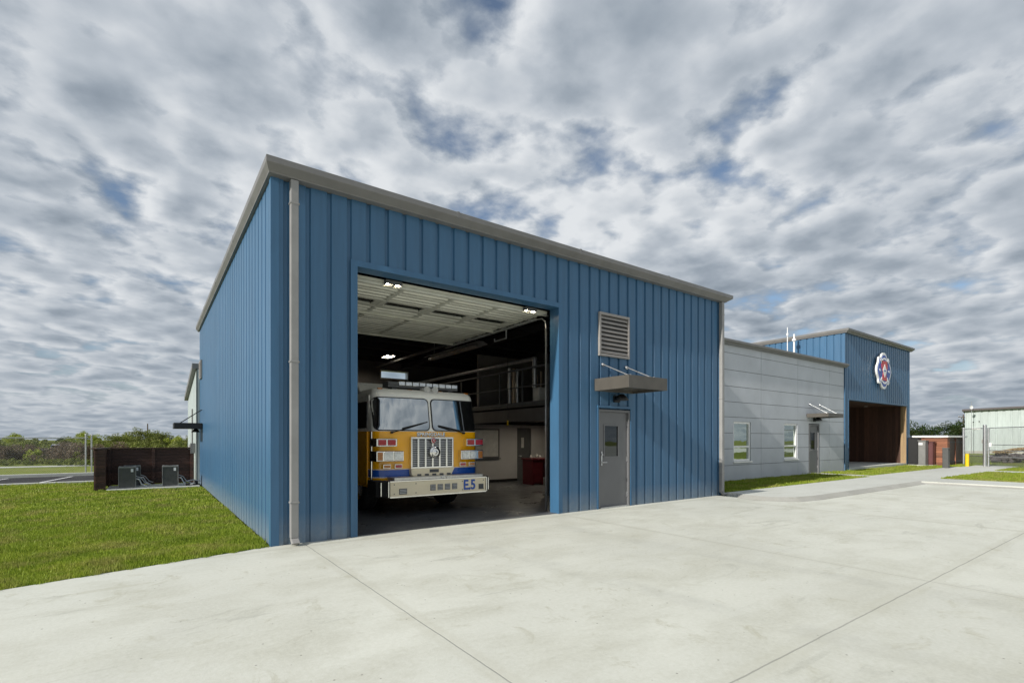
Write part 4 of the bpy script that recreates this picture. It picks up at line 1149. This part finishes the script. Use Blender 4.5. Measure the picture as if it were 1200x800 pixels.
t = MB(O); board_run(t, (-2.74,11.40), (-2.50,13.04), 1.24, 1.275, .13, .05); board_run(t, (-2.44,13.02), (-.14,13.02), 1.225, 1.26, .13, .05); t.build('cap_rail', M['screenwood'], sf)
pd = MB(); pd.box(-2.45,-.08,11.25,12.95,-.1,.03); pd.build('concrete_pad', M['walk'], kind='structure')
cu = empty('condenser_unit', (0,0,0), 'x', 'air conditioner')
t = MB(); t.box(-.225,.225,-.225,.225,.03,.62)
n = 14
for i in range(n):
    x = -.21+.42*i/(n-1)
    t.box(x-.006,x+.006,-.233,-.226,.06,.60); t.box(x-.006,x+.006,.226,.233,.06,.60)
    t.box(-.233,-.226,x-.006,x+.006,.06,.60); t.box(.226,.233,x-.006,x+.006,.06,.60)
t.build('casing', M['acgrey'], cu)
t = MB(); t.box(-.245,.245,-.245,.245,.62,.665)
for x in (-.235,.235):
    for y in (-.235,.235): t.box(x-.01,x+.01,y-.01,y+.01,.0,.62)
t.box(-.24,.24,-.24,.24,.0,.03)
t.build('frame', M['aclight'], cu, bevel=.006)
t = MB()
for r in (.06,.10,.14,.18): t.lathe([(r-.004,.0),(r,.008),(r+.004,.0)], (0,0,.667), 'z', 24)
t.build('fan_guard', M['black'], cu)
t = MB(); t.box(.10,.17,-.252,-.246,.50,.60); t.build('data_plate', M['label'], cu)
t = MB(); t.path([(.235,-.15,.28),(.33,-.17,.26),(.40,-.17,.12),(.52,-.17,.05),(.55,-.17,.035)], .022, 8); t.path([(.235,-.1,.36),(.38,-.1,.30),(.50,-.1,.14),(.62,-.1,.10)], .012, 8); t.build('pipe', M['steel'], cu)
un = [((-1.96,11.75,.03), 'dark grey condenser unit nearest the left end of the board screen'),
      ((-1.86,12.50,.03), 'condenser unit half hidden behind another near the screen corner'),
      ((-.86,11.78,.03), 'pale edged condenser unit standing alone nearest the blue wall')]
for i,(p,lbl) in enumerate(un):
    o = cu if i == 0 else copy_tree(cu); o.location = p; o['label'] = lbl; o['group'] = 'condenser units inside the board screen'
    o.rotation_euler.z = (0,.05,-.03)[i]; o.scale = (.88,.88,1)
vc = empty('pipe_manifold', (-.3,11.8,.03), 'low tangle of grey pipes and valves on the pad against the wall', 'pipes')
t = MB((-.3,11.8,.03)); t.path([(-.5,11.6,.10),(-.2,11.6,.10),(-.2,11.9,.10),(-.05,11.9,.2)], .025); t.path([(-.45,11.75,.16),(-.25,11.75,.20),(-.05,11.7,.16)], .02); t.build('pipes', M['steel'], vc)
t = MB((-.3,11.8,.03)); t.box(-.46,-.34,11.55,11.66,.03,.12); t.box(-.24,-.10,11.8,11.95,.03,.14); t.lathe([(0,.1),(.05,.08),(.05,0)],(-.2,11.62,.1),'z',12); build_sep(t, 'valve_box', M['black'], vc)

# chain link fence, left
def chain(t, p0, p1, z0, z1, pitch=.055, w_=.0015):
    a = Vector((*p0,0)); b = Vector((*p1,0)); L = (b-a).length; d = (b-a)/L; h = z1-z0
    n = int((L+h)/(pitch*1.414)); nr = Vector((-d.y,d.x,0))
    for sgn in (1,-1):
        for i in range(n):
            s0 = i*pitch*1.414-h; s1 = s0+h; za, zb_ = (z0,z1) if sgn > 0 else (z1,z0)
            if s0 < 0:
                fr_ = -s0/h; za = za+(zb_-za)*fr_; s0_ = 0
            else: s0_ = s0
            s1_ = s1
            if s1 > L: zb_ = zb_-(zb_-((z0,z1)[0 if sgn>0 else 1]))*((s1-L)/h); s1_ = L
            if s1_ <= s0_: continue
            P0 = a+d*s0_+Vector((0,0,za)); P1 = a+d*s1_+Vector((0,0,zb_))
            dd = (P1-P0).normalized(); up = dd.cross(nr).normalized()*w_; off = nr*w_*sgn
            t.add([P0-up-off, P0+up-off, P1+up-off, P1-up-off, P0-up+off, P0+up+off, P1+up+off, P1-up+off],
                  [(0,1,2,3),(4,7,6,5),(0,3,7,4),(1,5,6,2)])
cf = empty('chain_link_fence', (-8,21.6,0), 'low chain link fence along the back parking strip left of the board screen', 'fence')
O = (-8,21.6,0)
t = MB(O); chain(t, (-18,21.6), (-3.75,21.6), -.02, 1.58); t.build('wire_mesh', M['steel'], cf)
t = MB(O); t.tube((-18,21.6,1.6),(-3.75,21.6,1.6),.022); t.build('top_rail', M['steel'], cf)
for x in (-16.5,-13.5,-10.5,-7.5): t = MB(O); t.tube((x,21.65,-.05),(x,21.65,1.62),.025); t.build('post', M['steel'], cf)
for x in (-3.72,-3.52): t = MB(O); t.tube((x,21.6,-.05),(x,21.6,1.74),.032); t.ball((x,21.6,1.74),.036,10,6); t.build('post', M['steel'], cf, label='thick end post')

# ------------------------------------------------------------------ vegetation
def leafcloud(centers, radii, n, size, rng, squash=.8):
    """random leaf quads spread through clumps"""
    C_ = np.array(centers); R_ = np.array(radii); w_ = R_**2; w_ = w_/w_.sum()
    idx = rng.choice(len(C_), n, p=w_)
    d = rng.normal(size=(n,3)); d /= np.linalg.norm(d,axis=1)[:,None]
    r = R_[idx]*rng.uniform(.25,1.08,n)**.6
    P = C_[idx]+d*r[:,None]*np.array([1,1,squash])
    u = rng.normal(size=(n,3)); u /= np.linalg.norm(u,axis=1)[:,None]
    v = np.cross(u, rng.normal(size=(n,3))); v /= np.linalg.norm(v,axis=1)[:,None]
    s_ = size*rng.uniform(.6,1.4,n)[:,None]
    V = np.stack([P-u*s_, P-v*s_*.5, P+u*s_, P+v*s_*.5],1)
    return V.reshape(-1,3)
def tree_mesh(seed, h, cw, leafmat, n=3500, trunk_h=.3, size=.12, conical=False):
    rng = np.random.default_rng(seed); rr = random.Random(seed)
    t = MB(); t.tube((0,0,-.1),(rr.uniform(-.1,.1),0,h*.55),h*.028,h*.014,8)
    cs, rs = [], []
    nl = 11
    for i in range(nl):
        a = i*2.4+rr.uniform(-.4,.4); f = rr.uniform(.25,1); z = h*(trunk_h+.62*(i/nl)**.9)
        rad = cw*(.62 if not conical else .8*(1-.75*i/nl))*f*math.sin(math.pi*min(.97,(z/h-.1))) if not conical else cw*.75*(1-.8*i/nl)
        p = (rad*math.cos(a), rad*math.sin(a), z)
        t.tube((0,0,h*(trunk_h*.6+.3*i/nl)), p, h*.012, h*.003, 6)
        for k in range(3):
            q = (p[0]+rr.gauss(0,cw*.13), p[1]+rr.gauss(0,cw*.13), p[2]+rr.gauss(0,h*.05)); cs.append(q); rs.append(cw*rr.uniform(.14,.27)*(1 if not conical else .7))
    cs.append((0,0,h*.86)); rs.append(cw*.2)
    return t, leafcloud(cs, rs, n, size, rng)
protos = {}
def tree(x, y, key, label, sc_=1, rz=0, group=None, z=-.05, **k):
    if key not in protos:
        e = empty('tree', (0,0,0)); t, V = tree_mesh(**k)
        t.build('trunk', M['trunk'], e)
        c = mesh_tris('crown', V, len(V)//4, k['leafmat'], e, 4)
        protos[key] = e; o = e
    else: o = copy_tree(protos[key])
    o.location = (x,y,z); o.scale = (sc_,sc_,sc_); o.rotation_euler = (0,0,rz)
    tag(o, label, 'tree', group); return o
CAM = Vector((-1.41,-7.80,1.52)); A35 = math.radians(35.85)
def at(px, Z):
    """ground point seen in photo column px at depth Z (only used to survey far planting)"""
    X = (px-600)/588*Z; return (CAM.x+X*math.cos(A35)+Z*math.sin(A35), CAM.y-X*math.sin(A35)+Z*math.cos(A35))
kb_ = dict(seed=11, h=4.6, cw=4.4, leafmat=M['leaf_bright'], n=5200, trunk_h=.16, size=.13)
ko_ = dict(seed=12, h=5.0, cw=4.8, leafmat=M['leaf_olive'], n=5200, trunk_h=.15, size=.13)
kd_ = dict(seed=13, h=5.2, cw=4.6, leafmat=M['leaf_dark'], n=5200, trunk_h=.14, size=.14)
gl_ = 'trees behind the board screen on the left'
data = [(136,70,'o',.80,'olive tree just right of the thick fence end posts'),
 (147,74,'b',.83,'low yellow green tree left of the tallest olive tree behind the screen'),
 (161,72,'o',1.06,'tallest olive tree rising over the middle of the board screen'),
 (183,76,'o',.98,'rounded olive tree immediately right of the wooden utility pole'),
 (196,78,'o',.88,'smaller olive tree between the rounded one and the bright one near the wall'),
 (209,70,'b',.74,'bright yellow green tree near the blue wall behind the screen'),
 (221,74,'o',.72,'olive tree almost touching the blue wall edge behind the screen'),
 (16,92,'b',.74,'leafy tree rising above the chain link fence at far left'),
 (99,88,'b',.80,'leafy tree rising above the chain link fence nearest its end posts'),
 (74,96,'d',.52,'small dark tree in the middle behind the chain link fence')]
for i,(px,Z,kd,sc_,lb_) in enumerate(data):
    x,y = at(px,Z); sc_ *= .64 if px > 120 else .84; k = {'b':kb_,'o':ko_,'d':kd_}[kd]; tree(x,y,kd,lb_,sc_,i*1.3,'trees on the left behind the parking strip',**k)
for i,(px,Z,sc_,lb_) in enumerate([(1069,86,.95,'dark green tree against the right edge of the blue tower'),(1109,92,.98,'dark green tree above the middle of the red brown enclosure'),(1128,92,1.08,'dark green tree beside the pale metal building corner'),(1086,110,.62,'low dark tree between two taller ones above the red brown enclosure')]):
    x,y = at(px,Z); tree(x,y,'d',lb_,sc_,i*2.1,'dark trees behind the red brown enclosure',**kd_)
# brush along the field (uncountable)
rng = np.random.default_rng(5)
def brush(name, n_cl, x0, x1, Zf, hfun, mat, nleaf, size, label, seed):
    rr = random.Random(seed); cs, rs = [], []
    for i in range(n_cl):
        px = rr.uniform(x0,x1); Z = rr.uniform(*Zf); x,y = at(px,Z); h = hfun(rr)
        for k in range(3):
            cs.append((x+rr.gauss(0,.5),y+rr.gauss(0,.5),h*(.25+.3*k))); rs.append(h*rr.uniform(.3,.5))
    V = leafcloud(cs, rs, nleaf, size, np.random.default_rng(seed), .8); V[:,2] = np.maximum(V[:,2], -.05)
    tag(mesh_tris(name, V, len(V)//4, mat, None, 4), label, 'brush', kind='stuff')
brush('brush', 75, -160, 118, (33,38), lambda r: r.uniform(.5,1.15), M['brush_brown'], 42000, .06, 'brown dry brush behind the chain link fence', 21)
brush('brush', 100, -160, 240, (42,56), lambda r: r.uniform(.7,1.35), M['leaf_olive'], 42000, .09, 'green shrub mass beyond the brown brush', 22)
brush('brush', 110, -200, 260, (80,120), lambda r: r.uniform(.8,1.7), M['leaf_olive'], 30000, .18, 'distant low hedgerow along the horizon', 23)
brush('brush', 40, 1060, 1300, (100,130), lambda r: r.uniform(1.2,2.2), M['leaf_dark'], 14000, .2, 'distant dark hedge behind the red brown enclosure', 24)
brush('tall_grass', 160, -120, 130, (30,32.5), lambda r: r.uniform(.12,.34), M['leaf_olive'], 26000, .04, 'rough tall grass in front of the brush', 25)
for i,(px,lb_) in enumerate([(43,'small yellow green sapling in the field at far left'),(94,'small yellow green sapling in the field near the fence end posts')]):
    x,y = at(px,33.5); tree(x,y,'s',lb_,1,i*2,'saplings in the field',seed=31,h=1.05,cw=.75,leafmat=M['leaf_bright'],n=900,trunk_h=.2,size=.05)

# utility poles
def pole(px, Z, h, lb_, arm=True, r=.13):
    x,y = at(px,Z); e = empty('utility_pole', (x,y,-.05), lb_, 'pole', 'wooden utility poles', -A35)
    t = MB(); t.tube((0,0,0),(0,0,h),r,r*.7,10); t.build('pole', M['trunk'], e)
    if arm:
        t = MB(); t.box(-1.0,1.0,-.06,.06,h-.55,h-.42); t.build('crossarm', M['trunk'], e)
        t = MB()
        for xx in (-.9,-.45,.45,.9): t.tube((xx,0,h-.42),(xx,0,h-.25),.05,.03,8)
        t.build('insulators', M['tank'], e)
pole(173,95,4.6,'wooden utility pole sticking up among the olive trees',False)
pole(1129,100,6.6,'wooden utility pole with crossarm left of the pale metal building')
# distant parked vehicle, left
x,y = at(75,44)
dv = empty('parked_truck', (x,y,0), 'dark blue pickup parked far off behind the chain link fence', 'truck', None, -A35)
t = MB(); t.extr([(-1.6,.3),(1.6,.3),(1.6,.62),(1.3,.70),(.45,.72),(.15,1.12),(-.55,1.12),(-.7,.72),(-1.6,.72)], -.6, .6, 'y'); t.build('body', M['deepblue'], dv, bevel=.04)
t = MB(); t.extr([(.38,.74),(.14,1.06),(-.5,1.06),(-.6,.74)], -.612, .612, 'y'); t.build('windows', M['doorglass'], dv)
for xx in (-1.0,1.05):
    for s_ in (-1,1): t = MB(); t.lathe([(0,-.08),(.2,-.08),(.24,-.05),(.24,.05),(.2,.08),(0,.08)], (xx,s_*.55,.22), 'y', 18); t.build('wheel', M['rubber'], dv)

# ------------------------------------------------------------------ right side
# brick enclosure
be = empty('board_enclosure', (36,2,0), 'low red brown board enclosure with white coping and dark gates', 'enclosure')
O = (36,2,0)
t = MB(O); t.box(34.2,34.45,.801,4.2,.05,1.64); t.box(34.2,34.62,.55,.80,.05,1.645); t.box(34.45,37.8,4.0,4.2,.05,1.64); t.box(37.62,37.86,.62,4.0,.05,1.64); t.build('wall', M['brick'], be)
t = MB(O); t.box(34.12,37.95,.5,.86,1.65,1.75); t.box(34.12,34.52,.86,4.3,1.65,1.75); t.box(37.55,37.95,.86,4.3,1.65,1.75); t.box(34.52,37.55,3.92,4.3,1.65,1.75); t.build('coping', M['emwhite'], be, bevel=.008)
for a,b in ((34.64,36.08),(36.16,37.6)):
    t = MB(O); t.box(a,b,.66,.72,.10,1.62); go = t.build('gate', M['darkwood'], be)
    t = MB(O); t.box(a,b,.63,.66,.25,.31); t.box(a,b,.63,.66,1.35,1.41); build_sep(t, 'gate_bar', M['gap'], go)
t = MB(O); t.box(36.085,36.155,.62,.72,.05,1.64); t.box(37.6,37.68,.55,.72,.05,1.64); build_sep(t, 'gate_post', M['brick'], be)
# electrical cabinets
def cabinet(x0,x1,y0,y1,z1,mat,lb_,lab=False):
    O = ((x0+x1)/2,(y0+y1)/2,.08); e = empty('utility_cabinet', O, lb_, 'cabinet', 'utility cabinets left of the red brown enclosure')
    t = MB(O); t.box(x0,x1,y0,y1,.13,z1); b_ = t.build('cabinet_body', mat, e, bevel=.012)
    t = MB(O); t.box(x0-.03,x1+.03,y0-.03,y1+.03,z1,z1+.04); t.build('lid', mat, e, bevel=.008)
    t = MB(O); t.box(x0-.05,x1+.05,y0-.05,y1+.05,.05,.13); t.build('plinth', M['walk'], e)
    t = MB(O); t.box(x0-.014,x0-.001,y0+.03,y1-.03,.18,z1-.05); t.build('cabinet_door', mat, e)
    if lab: t = MB(O); t.box(x0-.02,x0-.015,y0+.12,y0+.30,z1-.22,z1-.1); t.build('notice', M['label'], e)
cabinet(33.35,33.9,1.62,2.08,1.60,M['black'],'tall black utility cabinet closest to the blue tower')
cabinet(33.0,33.5,1.20,1.52,1.45,M['aclight'],'light grey utility cabinet with a white notice between black and maroon ones',True)
cabinet(33.55,34.05,1.02,1.30,1.38,M['maroon'],'maroon utility cabinet against the red brown boards')
# pedestal
pe = empty('ash_receptacle', (31.55,-.02,.06), 'slender grey freestanding receptacle on the grass before the red brown enclosure', 'bin')
t = MB(); t.box(-.14,.14,-.12,.12,0,.93); t.build('body', M['acgrey'], pe, bevel=.015)
t = MB(); t.box(-.15,.15,-.13,.13,.99,1.05); t.box(-.14,-.11,-.12,.12,.93,.99); t.box(.11,.14,-.12,.12,.93,.99); t.build('hood', M['acgrey'], pe, bevel=.01)
t = MB(); t.box(-.10,.10,-.11,.11,.931,.985); t.build('slot', M['black'], pe)
# bollard
bl = empty('bollard', (34.55,-.20,.06), 'short yellow steel bollard beside the chain link gate', 'bollard')
t = MB(); t.tube((0,0,0),(0,0,.66),.085,n=20); t.ball((0,0,.66),.085,20,8,(1,1,.5)); t.build('post', M['yellowpost'], bl)
# right chain fence with gate
FA, FB, FC = (36.9,.45), (35.4,-.75), (31.5,-4.2)
rf = empty('chain_link_fence', (36,-.3,.05), 'tall chain link fence with steel gate posts in front of the pale metal building', 'fence')
O = (36,-.3,.05)
t = MB(O); chain(t, FA, FB, .1, 2.15, .06, .0018); chain(t, (35.2,-.93), FC, .1, 2.15, .06, .0018); t.build('wire_mesh', M['steel'], rf)
t = MB(O)
for z in (2.15,.62): t.tube((*FA,z),(*FB,z),.022); t.tube((35.2,-.93,z),(*FC,z),.022)
for z in (1.25,.95): t.tube((35.2,-.93,z),(*FC,z),.02)
t.build('rails', M['steel'], rf)
for (p,r,h) in ((FA,.06,2.2),(FB,.085,2.3),((35.2,-.93),.045,2.15),(FC,.05,2.2)):
    t = MB(O); t.tube((*p,.05),(*p,h),r,n=14); t.ball((*p,h),r*1.05,14,6,(1,1,.5)); t.build('post', M['steel'], rf)
t = MB(O); t.box(34.95,35.05,-1.1,-1.0,1.15,1.35); t.build('gate_latch', M['label'], rf)
# pale metal building
mbx = at(1131,58); mbe = empty('metal_building', (mbx[0],mbx[1],-.05), 'pale green grey metal building beyond the chain link fence', 'building', None, -A35-math.radians(44))
t = MB(); ribwall(t, 24, .3, 4.7, lambda s,o,z:(s,-o,z), pitch=.6, gw=.18, gd=.05, ztop=lambda s: 4.9+.03*s)
t.add([(0,.06,.3),(24,.06,.3),(24,.06,5.6),(0,.06,4.88)], [(0,1,2,3)])
t.add([(0,.05,.0),(0,30,.0),(0,30,4.9),(0,.05,4.9)], [(0,1,2,3)]); t.add([(24,.05,.0),(24,30,.0),(24,30,5.6),(24,.05,5.6)], [(0,3,2,1)])
t.build('wall', M['metalside'], mbe)
t = MB(); t.box(0,24,-.01,.04,0,.3); t.build('base', M['kerb'], mbe)
t = MB()
for (a,za,b,zb_) in ((-.25,4.86,24.25,5.60),):
    t.add([(a,-.35,za),(b,-.35,zb_),(b,30,zb_),(a,30,za),(a,-.35,za+.22),(b,-.35,zb_+.22),(b,30,zb_+.22),(a,30,za+.22)], [(0,3,2,1),(4,5,6,7),(0,1,5,4),(1,2,6,5),(2,3,7,6),(3,0,4,7)])
t.build('roof', M['roofdark'], mbe)
t = MB(); t.box(.55,1.3,-.03,-.005,2.75,2.93); t.build('sign_panel', M['emwhite'], mbe)
t = MB(); t.box(.65,.75,-.12,-.005,3.55,3.63); t.box(1.15,1.25,-.12,-.005,3.62,3.70); build_sep(t, 'wall_lamp', M['black'], mbe)
t = MB(); t.box(1.4,2.0,-.03,-.005,1.2,1.6); t.build('vent', M['louver'], mbe)
an_ = empty('antenna_mast', (*at(1138.5,56.5),0), 'thin steel mast with round dish in front of the pale metal building', 'antenna', None, -A35)
t = MB(); t.tube((0,0,-.05),(0,0,5.8),.03,.02,8); t.build('mast', M['steel'], an_)
t = MB(); t.lathe([(0,.06),(.12,.03),(.20,-.03),(.19,-.03),(.11,.02),(0,.05)], (-.12,-.1,5.15), 'y', 18); t.build('dish', M['label'], an_)
# antennas on the grey wing roof
for i,(px,x,y,zb,zt,r,lb_) in enumerate(((0,26.3-2.2,4.3,5.02,7.05,.025,'taller thin white antenna rod on the grey wing roof'),(1,24.35,4.1,5.02,6.72,.05,'shorter thick white vent antenna on the grey wing roof'))):
    e = empty('roof_antenna', (x,y,zb), lb_, 'antenna', 'white antennas on the grey wing roof')
    t = MB(); t.tube((0,0,0),(0,0,zt-zb),r,r*.8,10); t.build('rod', M['label'], e)
    t = MB(); t.tube((0,0,(zt-zb)*.80),(0,0,(zt-zb)*.86),r*1.9,r*1.9,10); t.build('collar', M['label'], e)
# rubble heap
hp = MB((34.6,-2.9,0)); rr = random.Random(3)
def rock(t, c, r, rr):
    t0 = len(t.v); t.ball(c, r, 8, 6, (rr.uniform(.8,1.2),rr.uniform(.8,1.2),rr.uniform(.6,.9)))
    for i in range(t0, len(t.v)):
        p = t.v[i]; k = 1+.22*math.sin(p[0]*19+p[1]*13)*math.cos(p[2]*17+p[1]*7); t.v[i] = tuple(c[j]+(p[j]-c[j])*k for j in range(3))
    for i in range(len(t.sm)): t.sm[i] = False
ux, uy = math.cos(A35), -math.sin(A35)
bx, by = at(1185, 32.0)
hp = MB((bx,by,0))
for i in range(95):
    s_ = rr.uniform(-.9,3.2); d_ = rr.uniform(-.5,.6); z = rr.uniform(.0,.62)*(1-abs(d_)*.7)
    rock(hp, (bx+ux*s_-uy*d_, by+uy*s_+ux*d_, z+.1), rr.uniform(.10,.22), rr)
rh = empty('rubble_heap', (bx,by,0), 'heap of dark broken rock capped with dry straw behind the fence', 'heap')
ro = hp.build('rocks', M['rock'], rh)
V = leafcloud([(ux*s_, uy*s_, .82+.10*math.sin(s_*2)) for s_ in np.linspace(-.8,3.1,14)], [.28]*14, 7000, .05, np.random.default_rng(9), .35)
mesh_tris('straw', V, len(V)//4, M['straw'], rh, 4)

# ------------------------------------------------------------------ sky, sun, camera
W = bpy.data.worlds.new('World'); S.world = W; W.use_nodes = True
nt = W.node_tree
for n in list(nt.nodes): nt.nodes.remove(n)
out = N(nt, 'ShaderNodeOutputWorld'); sun_to = Vector((-1,-.08,.55)).normalized()
sky = N(nt, 'ShaderNodeTexSky', sky_type='NISHITA'); sky.sun_disc = False
sky.sun_elevation = math.asin(sun_to.z); sky.sun_rotation = math.atan2(sun_to.x, sun_to.y); sky.air_density = 1.0; sky.dust_density = .6; sky.ozone_density = 2
b1 = N(nt, 'ShaderNodeBackground'); b1.inputs['Strength'].default_value = .055; nt.links.new(sky.outputs[0], b1.inputs['Color'])
tc = N(nt, 'ShaderNodeTexCoord'); sp = N(nt, 'ShaderNodeSeparateXYZ'); nt.links.new(tc.outputs['Generated'], sp.inputs[0])
zz = math_(nt, 'ADD', math_(nt, 'MAXIMUM', sp.outputs['Z'], 0.0), .16)
cb = N(nt, 'ShaderNodeCombineXYZ'); nt.links.new(math_(nt, 'DIVIDE', sp.outputs['X'], zz), cb.inputs[0]); nt.links.new(math_(nt, 'DIVIDE', sp.outputs['Y'], zz), cb.inputs[1])
P_ = cb.outputs[0]
def vadd(vec, v3):
    a = N(nt, 'ShaderNodeVectorMath', operation='ADD'); nt.links.new(vec, a.inputs[0]); a.inputs[1].default_value = v3; return a.outputs[0]
def dens(vec):
    big = noise(nt, vec, 1.3, 3, .5)
    mid = noise(nt, vec, 4.8, 3, .5)
    vo = N(nt, 'ShaderNodeTexVoronoi', feature='SMOOTH_F1'); vo.inputs['Scale'].default_value = 5.8; vo.inputs['Smoothness'].default_value = .45
    wv = N(nt, 'ShaderNodeTexNoise'); wv.inputs['Scale'].default_value = 4.6; wv.inputs['Detail'].default_value = 7; wv.inputs['Roughness'].default_value = .6; nt.links.new(vec, wv.inputs['Vector'])
    wa = N(nt, 'ShaderNodeVectorMath', operation='MULTIPLY_ADD'); nt.links.new(wv.outputs['Color'], wa.inputs[0]); wa.inputs[1].default_value = (.24,.24,0); nt.links.new(vec, wa.inputs[2])
    nt.links.new(wa.outputs[0], vo.inputs['Vector'])
    puff = math_(nt, 'SUBTRACT', .5, vo.outputs['Distance'])
    s1 = math_(nt, 'ADD', math_(nt, 'MULTIPLY', big, .55), math_(nt, 'MULTIPLY', mid, .62))
    return math_(nt, 'ADD', s1, math_(nt, 'MULTIPLY', puff, .42))
d0 = dens(P_); d1 = dens(vadd(P_, (-.035,.02,0)))
fine = math_(nt, 'SUBTRACT', noise(nt, P_, 14.0, 9, .62, .2), .5)
dc = math_(nt, 'ADD', d0, math_(nt, 'MULTIPLY', fine, .22))
cover = ramp(nt, dc, [(.31, .12), (.38, .58), (.45, .93), (.53, 1.0)])
lit = math_(nt, 'MULTIPLY', math_(nt, 'SUBTRACT', d0, d1), 4.0)
lit = math_(nt, 'ADD', lit, math_(nt, 'MULTIPLY', fine, .55))
body = ramp(nt, dc, [(.38, .50), (.54, .74), (.68, .52), (.84, .22)])
lg = noise(nt, vadd(P_, (3.3,1.7,0)), .5, 4, .5)
val = math_(nt, 'ADD', math_(nt, 'MULTIPLY', lit, .40), body)
val = math_(nt, 'ADD', val, math_(nt, 'MULTIPLY', math_(nt, 'SUBTRACT', lg, .5), 1.0))
ccol = ramp(nt, val, [(.05, (.235,.285,.345)), (.40, (.37,.425,.49)), (.65, (.54,.59,.65)), (.95, (.82,.85,.88))])
hz = ramp(nt, sp.outputs['Z'], [(.0, 1.0), (.10, .45), (.24, 0.0)])
ccol = mix(nt, math_(nt, 'MULTIPLY', hz, .55), ccol, (.33,.385,.45))
b2 = N(nt, 'ShaderNodeBackground'); b2.inputs['Strength'].default_value = .46; nt.links.new(ccol, b2.inputs['Color'])
mxs = N(nt, 'ShaderNodeMixShader'); cov = math_(nt, 'MAXIMUM', cover, math_(nt, 'MULTIPLY', hz, 1.35))
nt.links.new(cov, mxs.inputs[0]); nt.links.new(b1.outputs[0], mxs.inputs[1]); nt.links.new(b2.outputs[0], mxs.inputs[2]); nt.links.new(mxs.outputs[0], out.inputs['Surface'])

sl = bpy.data.lights.new('sun', 'SUN'); sl.energy = 2.5; sl.angle = math.radians(.9); sl.color = (1.0,.95,.87)
so = bpy.data.objects.new('sun', sl); col.objects.link(so); so.rotation_euler = (-sun_to).to_track_quat('-Z','Y').to_euler(); so.location = (-20,-5,20)

cd = bpy.data.cameras.new('camera'); co = bpy.data.objects.new('camera', cd); col.objects.link(co); S.camera = co
co.location = (-1.408,-7.804,1.52); co.rotation_euler = (math.pi/2,0,-A35)
cd.sensor_width = 36; cd.lens = 36*588/1200; cd.shift_y = 115/1200; cd.clip_end = 5000; cd.clip_start = .05
S.view_settings.view_transform = 'Standard'; S.view_settings.look = 'None'; S.view_settings.gamma = 1; S.view_settings.exposure = 1.0
S.render.resolution_x = 1024; S.render.resolution_y = 682
